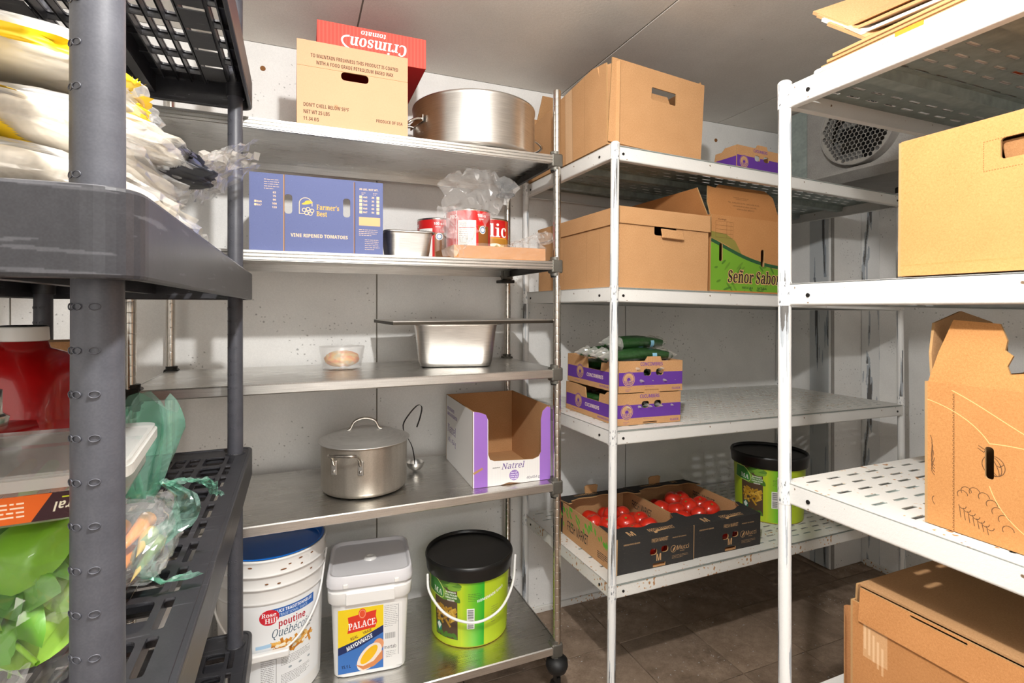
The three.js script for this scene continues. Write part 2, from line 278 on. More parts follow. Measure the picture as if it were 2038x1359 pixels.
// ---------- stainless rack on castors ----------
const MS = [1.766, 1.426, 1.079, 0.716, 0.192], MX0 = -0.385, MX1 = 0.79, MZ0 = -1.484, MZ1 = -1.94;
{
  const t = thing('steel_rack', 'stainless steel solid-shelf rack on castors with grooved chrome posts', 'rack', [0, 0, 0]);
  const L = MX1 - MX0 - 0.05, D = MZ0 - MZ1, cx = (MX0 + MX1) / 2, cz = (MZ0 + MZ1) / 2, band = 0.027;
  const prof = []; for (let y = 0.2, k = 0; y < 1.962; y += 0.0254, k++) prof.push([0.0127, y], [0.0127, y + 0.0232], [0.0119, y + 0.0236], [0.0119, y + 0.025]);
  const post = lathe([[0.0001, 0.1], [0.0127, 0.1], ...prof, [0.0127, 1.965], [0.009, 1.972], [0.0001, 1.973]], 20);
  const corners = [[MX0 + 0.015, MZ0 - 0.014], [MX1 - 0.015, MZ0 - 0.014], [MX0 + 0.015, MZ1 + 0.014], [MX1 - 0.015, MZ1 + 0.014]];
  const clampGeo = merge([rbx(0.04, 0.044, 0.036, 0.006), cyl(0.0165, 0.06, 0, 0, 0, 20)]), collar = cyl(0.015, 0.014, 0, -0.028, 0, 20);
  const bolt_or_hole = (() => { const g = new THREE.CylinderGeometry(0.006, 0.006, 0.005, 6); g.rotateX(Math.PI / 2); return g; })();
  corners.forEach(([x, z], i) => {
    const p = part('post', post, M.chrome, t, [x, 0, z]);
    const ca = part('castor', lathe([[0.012, 0.075], [0.012, 0.1], [0.03, 0.108], [0.036, 0.124], [0.034, 0.142], [0.02, 0.15], [0.0127, 0.152]], 28), M.rubber, t, [x, 0, z]);
    part('wheel', (() => { const g = new THREE.TorusGeometry(0.026, 0.012, 10, 24); g.rotateY(0.6 + i); g.translate(0, 0.038, 0); return g; })(), M.rubber, ca);
    part('fork', rbx(0.012, 0.06, 0.034, 0.003, 0, 0.062, 0), M.darkMetal, ca);
    for (const y of MS) {
      const c = part('corner_clamp', clampGeo, i === 0 || i === 2 ? M.darkMetal : M.cast, p, [i % 2 ? -0.004 : 0.004, y - 0.016, i > 1 ? 0.004 : -0.004]);
      part('collar', collar, M.darkMetal, c);
      if (i > 1 && y > 1.3) { part('bracket', rbx(0.06, 0.012, 0.05, 0.003, i % 2 ? -0.012 : 0.012, -0.03, 0.014), M.darkMetal, c); part('bolt_or_hole', bolt_or_hole, M.cast, c, [i % 2 ? -0.03 : 0.03, -0.01, 0.02]); }
    }
  });
  MS.forEach((y, k) => {
    const s = part('shelf', rbx(L + 0.035, 0.0025, D - 0.01, 0.001, cx, y - 0.00125, cz), M.steel, t);
    const ridged = k < 2;
    const edge = (len) => { const q = new THREE.Shape(); q.moveTo(0, 0); if (ridged) { for (let j = 0; j < 3; j++) { const a = -j * 0.009; q.lineTo(0.003, a - 0.001); q.lineTo(0.003, a - 0.0066); q.lineTo(0, a - 0.0078); } q.lineTo(0, -band); } else { q.lineTo(0.003, -0.003); q.lineTo(0.003, -band + 0.003); q.lineTo(0, -band); } q.lineTo(-0.012, -band); q.lineTo(-0.012, -band + 0.002); q.lineTo(-0.002, -band + 0.002); q.lineTo(-0.002, 0); q.closePath(); const g = extrude(q, len); g.translate(0, 0, -len / 2); return boxUV(g); };
    const f = part('edge_band', edge(L), M.steelBand, s, [cx, y, MZ0 - 0.004]); f.rotation.y = -Math.PI / 2;
    const b = part('edge_band', edge(L), M.steelBand, s, [cx, y, MZ1 + 0.004]); b.rotation.y = Math.PI / 2;
    const r = part('side_channel', edge(D - 0.06), M.darkMetal, s, [MX1 - 0.012, y, cz]);
    const l = part('side_channel', edge(D - 0.06), M.darkMetal, s, [MX0 + 0.012, y, cz]); l.rotation.y = Math.PI;
  });
}

// ---------- black plastic shelving in front ----------
{
  const t = thing('plastic_shelving', 'black plastic shelving unit with round dimpled posts', 'shelving', [0, 0, 0]);
  const X0 = -0.53, X1 = -0.105, ZN = -1.455, ZS = -0.434, W = X1 - X0, D = ZS - ZN, cx = (X0 + X1) / 2, cz = (ZN + ZS) / 2, H = 0.064;
  const outer = roundRect(W, D, 0.03); outer.holes.push(roundRect(W - 0.01, D - 0.01, 0.026, true, THREE.Path));
  const rim = (() => { const g = new THREE.ExtrudeGeometry(outer, { depth: H - 0.006, bevelEnabled: true, bevelThickness: 0.003, bevelSize: 0.002, bevelSegments: 2, curveSegments: 8 }); lay(g); g.translate(0, -H + 0.003, 0); return boxUV(g); })();
  const deck = roundRect(W - 0.006, D - 0.006, 0.028), ribs = [], cells = [];
  // columns measured from the outer long edge: [offset, width, pocket?]
  const cols = [[0.03, 0.012, 0], [0.05, 0.04, 1], [0.1, 0.022, 0], [0.128, 0.022, 0], [0.156, 0.022, 0]];
  const slot = (x, y, w, l) => deck.holes.push(roundRect(w, l, Math.min(w, l) * 0.3, true, THREE.Path, x, y));
  const N = 11, pitch = (D - 0.13) / N;
  for (const side of [1, -1]) for (const [o, w, pocket] of cols) {
    const x = side * (W / 2 - o - w / 2);
    for (let k = 0; k < N; k++) {
      const y = -D / 2 + 0.065 + (k + 0.5) * pitch; slot(x, y, w, pitch - 0.014);
      if (pocket) { cells.push(bx(w + 0.004, 0.002, pitch - 0.012, x, -0.026, -y)); }
    }
    for (const e of [-1, 1]) ribs.push(bx(0.003, 0.02, D - 0.06, x + e * (w / 2 + 0.0025), -0.012, 0));
  }
  for (let k = 0; k <= N; k++) { const y = -D / 2 + 0.065 + k * pitch; ribs.push(bx(W - 0.03, 0.014, 0.004, 0, -0.009, -y)); }
  ribs.push(bx(0.02, 0.05, D - 0.02, 0, -0.026, 0));
  const deckGeo = (() => { const g = extrude(deck, 0.004); lay(g); g.translate(0, -0.006, 0); return boxUV(g); })(), ribGeo = merge(ribs), cellGeo = merge(cells);
  const dimple = (() => { const g = new THREE.TorusGeometry(0.0034, 0.0005, 6, 18); g.scale(1, 0.7, 1); return g; })(), pit = (() => { const g = new THREE.CircleGeometry(0.0031, 14); g.scale(1, 0.75, 1); return g; })();
  for (const y of [1.832, 1.36, 0.93, 0.472]) {
    const s = part('shelf', deckGeo, M.black, t, [cx, y, cz]);
    part('rim', rim, M.black, s); part('ribs', ribGeo, M.black, s); part('pockets', cellGeo, M.black, s).userData.kind = 'stuff';
    for (const [x, z] of [[-W / 2 + 0.032, -D / 2 + 0.055], [W / 2 - 0.032, -D / 2 + 0.055], [-W / 2 + 0.032, D / 2 - 0.045], [W / 2 - 0.032, D / 2 - 0.045]]) part('socket', lathe([[0.0165, -0.055], [0.0195, -0.055], [0.0215, 0], [0.0165, 0.001]], 24), M.black, s, [x, 0, z]);
  }
  // posts: tapering tube sections with rows of shallow dimples
  const prof = []; for (const [a, b] of [[0.0, 0.47], [0.472, 0.93], [0.932, 1.36], [1.362, 1.832]]) prof.push([0.0168, a], [0.016, b]); prof.push([0.016, 2.12], [0.0001, 2.12]);
  const post = boxUV(lathe(prof, 32));
  for (const [x, z] of [[-0.137, -0.475], [-0.137, -1.398], [-0.498, -0.475], [-0.498, -1.398]]) {
    const p = part('post', post, M.blackPost, t, [x, 0.001, z]), list = [];
    for (let y = 0.52; y < 2.0; y += 0.0315) if ((y - 0.05) % 0.45 > 0.02) for (const a of [-0.55, -0.95, 0.15]) { if (y > 1.37 && a > 0) continue; const r = 0.0166; const g = dimple.clone(); g.rotateY(a); g.translate(Math.sin(a) * r, y, Math.cos(a) * r); list.push(g); }
    part('dimples', merge(list), M.blackPost, p);
  }
}

// ---------- cardboard helpers ----------
// A sheet of board: x to the right, y up from its foot, its printed face towards +z. uv 0..1 over the sheet.
function board(w, h, t = 0.004, holes = [], outline) {
  const s = outline ? new THREE.Shape(outline.map(([a, b]) => new THREE.Vector2(a, b))) : new THREE.Shape([new THREE.Vector2(0, 0), new THREE.Vector2(w, 0), new THREE.Vector2(w, h), new THREE.Vector2(0, h)]);
  holes.forEach((q) => s.holes.push(Array.isArray(q) ? roundRect(q[2], q[3], q[4] ?? Math.min(q[2], q[3]) / 2, true, THREE.Path, q[0], q[1]) : q));
  const g = extrude(s, t, { curveSegments: 8 }), P = g.attributes.position, uv = g.attributes.uv;
  for (let i = 0; i < uv.count; i++) uv.setXY(i, P.getX(i) / w, P.getY(i) / h);
  const [cap, side] = g.groups, n = cap.count; g.clearGroups();
  g.addGroup(cap.start, n / 2, 1); g.addGroup(cap.start + n / 2, n / 2, 0); g.addGroup(side.start, side.count, 2);
  g.translate(-w / 2, 0, -t); return g;
}
const kraftRep = (w, h, m = kraftC, color = 0xffffff) => std({ map: tex(m, true, [w * 3, h * 3]), color, roughness: 0.9 });
const kraftCache = {};
const kraft = (w, h, color = 0xffffff) => (kraftCache[[Math.round(w * 12), Math.round(h * 12), color]] ??= kraftRep(w, h, kraftC, color));
// print: a canvas of the board with print over kraft (or another ground)
function print(w, h, ppm, draw, ground = true) {
  const W = Math.round(w * ppm), H = Math.round(h * ppm);
  return std({ roughness: 0.85, map: tex(canvas(W, H, (x) => {
    if (ground) { const k = ppm / 3 / 512; x.save(); x.scale(k * 1.0, k); for (let i = 0; i * 512 * k < W; i++) for (let j = 0; j * 512 * k < H; j++) x.drawImage(kraftC, i * 512, j * 512); x.restore(); }
    x.scale(ppm, ppm); draw(x, w, h);
  })) });
}
const text = (x, s, px, py, size, o = {}) => {
  x.save(); x.translate(px, py); x.scale((o.sx ?? 1) * size / 100, size / 100); if (o.rot) x.rotate(o.rot); if (o.flip) x.rotate(Math.PI); x.transform(1, 0, o.skew ?? 0, 1, 0, 0);
  x.font = (o.w ?? 'bold') + ' 100px ' + (o.f ?? 'sans-serif'); x.textAlign = o.a ?? 'center'; x.textBaseline = 'middle';
  if (o.stroke) { x.lineJoin = 'round'; x.lineWidth = o.sw ?? 14; x.strokeStyle = o.stroke; x.strokeText(s, 0, 0); }
  x.fillStyle = o.c ?? '#3b2d24'; x.fillText(s, 0, 0); x.restore();
};
const rect = (x, c, a, b, w, h) => { x.fillStyle = c; x.fillRect(a, b, w, h); };
const lines = (x, c, a, b, w, n, step, th = 0.0012) => { reseed(Math.round(a * 9999) + n); for (let i = 0; i < n; i++) { let p = a; const end = a + w * (i === n - 1 ? 0.6 : rnd(0.85, 1)); while (p < end) { const l = rnd(0.002, 0.009); rect(x, c, p, b + i * step, Math.min(l, end - p), th); p += l + 0.0015; } } };
const poly = (x, c, pts) => { x.beginPath(); pts.forEach(([a, b], i) => (i ? x.lineTo(a, b) : x.moveTo(a, b))); x.closePath(); x.fillStyle = c; x.fill(); };
const disc = (x, c, a, b, r, r2 = r, rot = 0) => { x.beginPath(); x.ellipse(a, b, r, r2, rot, 0, 7); x.fillStyle = c; x.fill(); };
const ring = (x, c, a, b, r, lw) => { x.beginPath(); x.arc(a, b, r, 0, 7); x.strokeStyle = c; x.lineWidth = lw; x.stroke(); };
// sheet as a part: local origin at its foot's middle
const sheet = (name, t, w, h, front, p, ry = 0, o = {}) => {
  const back = o.back ?? kraft(w, h), m = part(name, board(w, h, o.t ?? 0.004, o.holes, o.outline), [front, back, M.edge], t, p); m.rotation.order = 'YXZ'; m.rotation.y = ry; m.rotation.x = o.rx ?? 0; m.rotation.z = o.rz ?? 0; return m;
};
// four walls and a bottom; front towards +z; origin in the middle of the foot
function carton(t, w, h, d, o = {}) {
  const k = (a, b) => o.plain ?? kraft(a, b, o.color ?? 0xffffff), e = 0.002;
  sheet('front_panel', t, w, h, o.front ?? k(w, h), [0, 0, d / 2], 0, o.frontOpt);
  if (!o.noBack) sheet('back_panel', t, w, o.backH ?? h, o.backMat ?? k(w, h), [0, 0, -d / 2], Math.PI, o.backOpt);
  sheet('side_panel', t, d - 0.008, o.sideH ?? h, o.left ?? k(d, h), [-w / 2, 0, 0], -Math.PI / 2, o.leftOpt);
  sheet('side_panel', t, d - 0.008, o.sideH ?? h, o.right ?? k(d, h), [w / 2, 0, 0], Math.PI / 2, o.rightOpt);
  part('bottom_panel', bx(w - 0.008, 0.004, d - 0.008, 0, 0.003, 0), M.kraft, t);
}
const DARK = '#4a3527';

// ---------- on the steel rack, top shelf ----------
{
  const w = 0.297, h = 0.232, d = 0.33;
  const f = print(w, h, 2600, (x) => {
    rect(x, 'rgba(222,172,140,0.7)', 0, 0, w, h);
    text(x, 'TO MAINTAIN FRESHNESS THIS PRODUCT IS COATED', 0.152, 0.039, 0.0135, { c: DARK, sx: 0.7 });
    text(x, 'WITH A FOOD GRADE PETROLEUM BASED WAX', 0.152, 0.057, 0.0135, { c: DARK, sx: 0.7 });
    text(x, "DON'T CHILL BELOW 55°F", 0.016, 0.174, 0.0135, { c: DARK, sx: 0.72, a: 'left' });
    text(x, 'NET WT 25 LBS', 0.016, 0.193, 0.0135, { c: DARK, sx: 0.72, a: 'left' });
    text(x, '11.34 KG', 0.016, 0.212, 0.0135, { c: DARK, sx: 0.72, a: 'left' });
    text(x, 'PRODUCE OF USA', 0.282, 0.193, 0.0125, { c: DARK, sx: 0.72, a: 'right' });
    rect(x, '#8f6a44', 0, 0.0695, w, 0.0012); rect(x, '#d8b389', 0, 0.0708, w, 0.0008);
    disc(x, 'rgba(150,92,50,0.25)', 0.1, 0.17, 0.006);
  });
  const t = thing('cardboard_box', 'tan produce box printed TO MAINTAIN FRESHNESS on the top steel shelf', 'box', [0.146, MS[0] + 0.001, -1.672], 0.005);
  carton(t, w, h, d, { front: f, color: 0xfff0e0, frontOpt: { holes: [[0.15, h - 0.082, 0.074, 0.023]] } });
}
{
  // red tray carton tipped on its edge behind the tan one: its short face to the front, its printed base facing down
  const w = 0.31, h = 0.088, d = 0.345;
  const f = print(w, h, 2600, (x) => {
    rect(x, '#e2564a', 0, 0, w, h); for (let i = 0; i < 60; i++) rect(x, i % 2 ? 'rgba(255,190,170,0.10)' : 'rgba(120,0,0,0.06)', i * w / 60, 0, w / 120, h);
    x.save(); x.translate(w / 2, h / 2); x.rotate(Math.PI); x.translate(-w / 2, -h / 2);
    text(x, 'The', 0.118, 0.014, 0.017, { c: '#fff', f: 'serif', skew: -0.2 });
    text(x, 'Crimson', 0.14, 0.042, 0.046, { c: '#fff', f: 'serif', skew: -0.18, sx: 0.84 });
    x.beginPath(); x.moveTo(0.222, 0.058); x.bezierCurveTo(0.258, 0.057, 0.248, 0.018, 0.19, 0.014); x.lineWidth = 0.005; x.strokeStyle = '#fff'; x.stroke();
    text(x, 'tomato', 0.155, 0.073, 0.02, { c: '#fff', f: 'serif', skew: -0.15 }); x.restore();
  });
  const red = print(0.34, 0.09, 900, (x) => rect(x, '#d0332c', 0, 0, 0.34, 0.09), false);
  const under = print(w, d, 1200, (x) => { rect(x, '#c41a20', 0, 0, w, d); text(x, 'LIPMAN', w - 0.035, d - 0.06, 0.018, { c: '#f6ddd6', rot: -Math.PI / 2 }); text(x, 'family farms', w - 0.02, d - 0.06, 0.009, { c: '#f6ddd6', rot: -Math.PI / 2 }); }, false);
  const t = thing('red_tomato_box', 'red tomato carton with white script lying upside down on the tan produce box', 'box', [0.208, MS[0] + 0.236, -1.735], -0.012);
  carton(t, w, h, d, { front: f, left: red, right: red, backMat: red });
  const bt = t.children.find((c) => c.name === 'bottom_panel'); bt.geometry = new THREE.BoxGeometry(w - 0.002, 0.004, d - 0.002).translate(0, 0.0015, 0); bt.material = [red, red, red, under, red, red];
  part('top_panel', bx(w - 0.008, 0.004, d - 0.008, 0, h - 0.002, 0), red, t);
}
{
  const t = thing('stock_pot', 'wide open stainless stock pot with loop handles on the top steel shelf', 'pot', [0.559, MS[0] + 0.001, -1.694]);
  part('body', lathe([[0.0001, 0.001], [0.19, 0.001], [0.203, 0.008], [0.206, 0.02], [0.206, 0.162], [0.2085, 0.166], [0.2085, 0.172], [0.205, 0.174], [0.202, 0.17], [0.2015, 0.02], [0.19, 0.006], [0.0001, 0.006]], 72), M.pan, t);
  for (const a of [-1.42, 1.72]) {
    const h = part('handle', tube([[-0.045, 0, 0], [-0.045, -0.004, 0.02], [-0.04, -0.02, 0.045], [0.04, -0.02, 0.045], [0.045, -0.004, 0.02], [0.045, 0, 0]], 0.0045, 40), M.chrome, t);
    h.position.set(Math.sin(a) * 0.206, 0.105, Math.cos(a) * 0.206); h.rotation.y = a; part('rivet_plate', rbx(0.11, 0.022, 0.004, 0.003, 0, 0, 0.001), M.chrome, h);
  }
}
// ---------- second steel shelf ----------
{
  const w = 0.342, h = 0.205, d = 0.32, B = '#626b96';
  const speck = (x, n) => { reseed(n); for (let i = 0; i < 900; i++) rect(x, i % 3 ? 'rgba(130,140,200,0.25)' : 'rgba(40,60,120,0.25)', rnd(0, w), rnd(0, h), 0.0012, 0.0012); };
  const f = print(w, h, 3000, (x) => {
    rect(x, B, 0, 0, w, h); speck(x, 3);
    const C = '#e8c9a0', Y = '#e8b64a';
    rect(x, '#b98a58', 0.0815, 0, 0.0022, h); rect(x, '#6a4a30', 0.0838, 0, 0.001, h); rect(x, '#b98a58', 0.262, 0.004, 0.0016, h); rect(x, '#2a2a48', 0.2638, 0.004, 0.002, h);
    x.lineWidth = 0.0018; x.strokeStyle = C; x.beginPath(); x.moveTo(0.135, 0.101); x.lineTo(0.121, 0.101); x.lineTo(0.121, 0.074); x.arc(0.137, 0.074, 0.016, Math.PI, 0); x.lineTo(0.153, 0.08); x.stroke();
    disc(x, Y, 0.141, 0.072, 0.0145, 0.0035, -0.25); disc(x, Y, 0.142, 0.069, 0.008, 0.004, -0.25);
    for (const [a, b] of [[0.133, 0.091], [0.143, 0.088], [0.153, 0.092], [0.139, 0.099], [0.149, 0.1]]) { disc(x, C, a, b, 0.0055); disc(x, B, a, b, 0.0036); }
    text(x, "Farmer's", 0.164, 0.081, 0.019, { c: Y, f: 'serif', a: 'left', sx: 0.68 }); text(x, 'Best', 0.164, 0.099, 0.019, { c: Y, f: 'serif', a: 'left', sx: 0.68 });
    text(x, 'VINE RIPENED TOMATOES', 0.173, 0.16, 0.0132, { c: C, sx: 0.9 });
    const sizes = ['4x5', '5x5', '5x6', '6x6', '6x7'];
    text(x, '25 LBS. NET WT.', 0.303, 0.022, 0.007, { c: C }); lines(x, C, 0.283, 0.031, 0.012, 2, 0.004); lines(x, C, 0.315, 0.031, 0.012, 2, 0.004);
    sizes.forEach((s, i) => { rect(x, C, 0.277, 0.04 + i * 0.0105, 0.008, 0.008); text(x, s, 0.293, 0.044 + i * 0.0105, 0.007, { c: C }); text(x, ['28', '35', '43', '60', '84'][i], 0.314, 0.044 + i * 0.0105, 0.007, { c: C }); rect(x, C, 0.324, 0.04 + i * 0.0105, 0.008, 0.008); });
    rect(x, '#dfb182', 0.276, 0.1, 0.058, 0.024); lines(x, C, 0.276, 0.135, 0.056, 4, 0.0052); lines(x, C, 0.292, 0.163, 0.042, 6, 0.0054);
    ['63', '75', '90', '108', '120'].forEach((s, i) => text(x, s, 0.06, 0.05 + i * 0.0098, 0.0072, { c: C })); ['6x6', '6x7'].forEach((s, i) => { rect(x, C, 0.012, 0.073 + i * 0.009, 0.0055, 0.0055); text(x, s, 0.024, 0.076 + i * 0.009, 0.007, { c: C }); });
    lines(x, C, 0.035, 0.016, 0.04, 5, 0.006);
  });
  const side = print(d, h, 1000, (x) => rect(x, B, 0, 0, d, h));
  const t = thing('tomato_box', 'blue vine ripened tomatoes carton on the second steel shelf', 'box', [0.054, MS[1] + 0.001, -1.672], 0.004);
  carton(t, w, h, d, { front: f, left: side, right: side, noBack: true, frontOpt: { holes: [[0.094, 0.127, 0.019, 0.052], [0.243, 0.127, 0.019, 0.052]] } });
  sheet('top_panel', t, w, d * 0.72, side, [0, h, d / 2 - 0.002], 0, { rx: -Math.PI / 2 });
}
{
  const t = thing('food_pan', 'small stainless food pan between the blue tomato carton and the cans', 'pan', [0.312, MS[1] + 0.001, -1.615], -0.03);
  gnPan(t, 0.138, 0.155, 0.078, 0.022);
}
// a pressed pan with a flat rim: loft of rounded rectangles
function gnPan(t, w, d, h, r) {
  const rings = [[0.80, 0], [0.86, 0.004], [0.9, 0.02], [0.975, h * 0.82], [1.0, h - 0.008], [1.0, h - 0.002], [1.1, h], [1.1, h - 0.004], [1.085, h - 0.004]], P = [], idx = [], K = 40;
  rings.forEach(([s, y]) => { const q = roundRect(w * s, d - w * (1 - s), r).getSpacedPoints(K - 1); for (let i = 0; i < K; i++) P.push(q[i % q.length].x, y, q[i % q.length].y); });
  for (let j = 0; j < rings.length - 1; j++) for (let i = 0; i < K; i++) { const a = j * K + i, b = j * K + (i + 1) % K, c = a + K, e = b + K; idx.push(a, c, b, b, c, e); }
  const c0 = P.length / 3; P.push(0, 0, 0); for (let i = 0; i < K; i++) idx.push(c0, i, (i + 1) % K);
  const g = new THREE.BufferGeometry(); g.setAttribute('position', new THREE.Float32BufferAttribute(P, 3)); g.setIndex(idx); g.computeVertexNormals();
  const q = boxUV(g); const body = part('body', q, M.panD ??= (() => { const m = M.pan.clone(); m.side = THREE.DoubleSide; return m; })(), t); return body;
}
// cans
{
  const label = (kind) => { const w = 0.445, h = 0.14; return print(w, h, 2200, (x) => {
    rect(x, '#c9201f', 0, 0, w, h);
    for (let k = 0; k < 2; k++) { const o = k * w / 2;
      if (kind) { rect(x, '#b9812f', o, 0.062, 0.2, 0.08); rect(x, '#e9a93a', o + 0.1, 0, 0.004, h); rect(x, '#e9a93a', o, 0.06, 0.1, 0.0035); text(x, 'clic', o + 0.05, 0.037, 0.06, { c: '#fff', f: 'serif' }); disc(x, '#f1ead6', o + 0.05, 0.115, 0.045, 0.035); reseed(9); for (let i = 0; i < 60; i++) disc(x, ['#d9b56a', '#e6cd8c', '#7a8a3a', '#c99a4c'][i % 4], o + 0.05 + rnd(-0.036, 0.036), 0.115 + rnd(-0.026, 0.02), 0.005); }
      else { rect(x, '#f3f0ea', o + 0.03, 0.03, 0.058, 0.11); lines(x, '#777', o + 0.034, 0.036, 0.045, 15, 0.0058); rect(x, '#c9201f', o + 0.033, 0.052, 0.05, 0.0015); rect(x, '#8a5523', o + 0.096, 0.045, 0.045, 0.1); disc(x, '#f5f5f0', o + 0.112, 0.058, 0.0125); ring(x, '#3d6a9c', o + 0.112, 0.058, 0.0085, 0.003); text(x, 'PRO', o + 0.012, 0.018, 0.016, { c: '#fff' }); rect(x, '#fff', o + 0.024, 0, 0.002, h); text(x, '100 oz', o + 0.11, 0.014, 0.012, { c: '#fff' }); lines(x, '#fff', o + 0.098, 0.024, 0.03, 1, 0.005, 0.0025); }
    } }, false); };
  const mk = (name, lab, kind, p, turn) => {
    const t = thing(name, lab, 'can', p, turn); const g = new THREE.CylinderGeometry(0.0705, 0.0705, 0.14, 48, 1, true, Math.PI, Math.PI * 2); const lm = label(kind); lm.roughness = 0.35;
    part('label', g, lm, t, [0, 0.0755, 0]);
    part('tin', lathe([[0.0001, 0.003], [0.064, 0.003], [0.067, 0], [0.0715, 0.0005], [0.0715, 0.0045], [0.07, 0.006], [0.07, 0.145], [0.0718, 0.147], [0.0718, 0.151], [0.067, 0.151], [0.066, 0.147], [0.0001, 0.146]], 48), M.chrome, t);
  };
  mk('food_can', 'large red can with white nutrition panel standing in the cardboard tray under plastic film', false, [0.508, MS[1] + 0.006, -1.60], -1.2);
  mk('food_can', 'large red and gold chickpea can standing in the cardboard tray', true, [0.625, MS[1] + 0.006, -1.735], -0.72);
  mk('food_can', 'large red can mostly hidden behind the other cans beside the small steel pan', false, [0.458, MS[1] + 0.006, -1.80], 1.4);
  const w = 0.305, d = 0.36, tr = thing('cardboard_tray', 'shallow cardboard can tray with torn shrink wrap', 'tray', [0.587, MS[1] + 0.001, -1.69]);
  carton(tr, w, 0.04, d, { color: 0xfff0e0 });
}
{
  // crumpled shrink film around and above the cans
  const sheetFilm = (name, t, fn, nu, nv, mat) => {
    const P = [], I = []; for (let j = 0; j <= nv; j++) for (let i = 0; i <= nu; i++) P.push(...fn(i / nu, j / nv));
    for (let j = 0; j < nv; j++) for (let i = 0; i < nu; i++) { const a = j * (nu + 1) + i; I.push(a, a + 1, a + nu + 1, a + 1, a + nu + 2, a + nu + 1); }
    const g = new THREE.BufferGeometry(); g.setAttribute('position', new THREE.Float32BufferAttribute(P, 3)); g.setIndex(I); g.computeVertexNormals(); return part(name, boxUV(g), mat, t);
  };
  M.crinkle = phy({ color: 0xffffff, transmission: 0.87, roughness: 0.08, thickness: 0, flatShading: true, side: THREE.DoubleSide });
  M.crinkleHazy = phy({ color: 0xf3f0ea, transmission: 0.74, roughness: 0.22, thickness: 0, flatShading: true, side: THREE.DoubleSide });
  globalThis.filmSheet = sheetFilm;
  const t = thing('shrink_wrap', 'torn clear shrink wrap billowing up over the red cans', 'plastic film', [0.5, MS[1] + 0.04, -1.60]);
  const wob = (a, b, k) => 0.014 * nz(a * 5, b * 5, k) + 0.012 * nz(a * 12, b * 12, k + 4) + 0.006 * nz(a * 27, b * 27, k + 2);
  // upright billow: narrow at the foot, spreading into a ragged fan leaning right
  sheetFilm('film', t, (u, v) => { const s = 0.03 + 0.1 * Math.pow(v, 0.7), a = (u - 0.5) * 2; return [-0.05 + v * 0.09 + a * s + wob(u, v, 1), 0.02 + v * 0.235 - Math.abs(a) ** 2 * 0.05 * v + wob(u, v, 8) + (v > 0.9 ? 0.02 * nz(u * 22, 3, 1) : 0), 0.085 - Math.cos(a * 1.2) * 0.03 * v + 0.03 * nz(u * 5, v * 5, 3) * 1.4 - v * 0.03]; }, 24, 22, M.crinkle);
  sheetFilm('film', t, (u, v) => { const a = (u - 0.5) * 2; return [-0.065 + a * 0.035 * (1 + v * 0.4) + wob(u, v, 21), v * 0.15 - 0.036 + wob(u, v, 23), 0.09 + wob(u, v, 25) * 1.5]; }, 7, 9, M.crinkle);
  sheetFilm('film', t, (u, v) => { const a = (u - 0.5) * 2; return [0.225 + a * 0.06 + wob(u, v, 31) * 1.6, 0.003 + Math.sin(v * 3.1) * 0.045 + a * 0.022 + Math.abs(wob(u, v, 33)), -0.01 + (v - 0.5) * 0.16 + wob(u, v, 35)]; }, 16, 14, M.crinkle);
  sheetFilm('film', t, (u, v) => [-0.055 + u * 0.29 + wob(u, v, 41) * 0.5, 0.006 - v * 0.045 + Math.abs(wob(u, v, 43)) * 0.5, 0.0965 + 0.004 + Math.abs(wob(u, v, 45)) * 0.6], 22, 6, M.film);
}
// ---------- third steel shelf ----------
{
  const t = thing('wrapped_tub', 'small clear plastic tub of orange food wrapped in cling film', 'tub', [0.135, MS[2] + 0.001, -1.79]);
  part('food', (() => { const g = new THREE.SphereGeometry(1, 28, 16); const P = g.attributes.position, C = []; const c = new THREE.Color(); for (let i = 0; i < P.count; i++) { const n = 1 + 0.16 * nz(P.getX(i) * 4, P.getY(i) * 4, P.getZ(i) * 4); P.setXYZ(i, P.getX(i) * 0.055 * n, 0.03 + P.getY(i) * 0.026 * n, P.getZ(i) * 0.05 * n); const k = nz(P.getX(i) * 60, P.getY(i) * 60, P.getZ(i) * 60); c.set(k > 0.15 ? 0xe8832a : k > -0.2 ? 0xe9b45c : 0xd9c89a); C.push(c.r, c.g, c.b); } g.setAttribute('color', new THREE.Float32BufferAttribute(C, 3)); g.computeVertexNormals(); return g; })(), std({ vertexColors: true, roughness: 0.7 }), t);
  part('tub', lathe([[0.0001, 0.0005], [0.052, 0.0005], [0.058, 0.006], [0.066, 0.065], [0.068, 0.067]], 40), phy({ transmission: 0.9, roughness: 0.12, thickness: 0, color: 0xffffff, side: THREE.DoubleSide }), t);
  part('cling_film', (() => { const g = new THREE.CylinderGeometry(0.0715, 0.0605, 0.07, 48, 12); const P = g.attributes.position; for (let i = 0; i < P.count; i++) { const x = P.getX(i), y = P.getY(i), z = P.getZ(i), n = 1 + 0.035 * nz(x * 90, y * 40, z * 90); P.setXYZ(i, x * n, y + 0.0365 + (y > 0.03 ? 0.003 * nz(x * 70, 1, z * 70) : 0), z * n); } return boxUV(g); })(), M.crinkle, t);
}
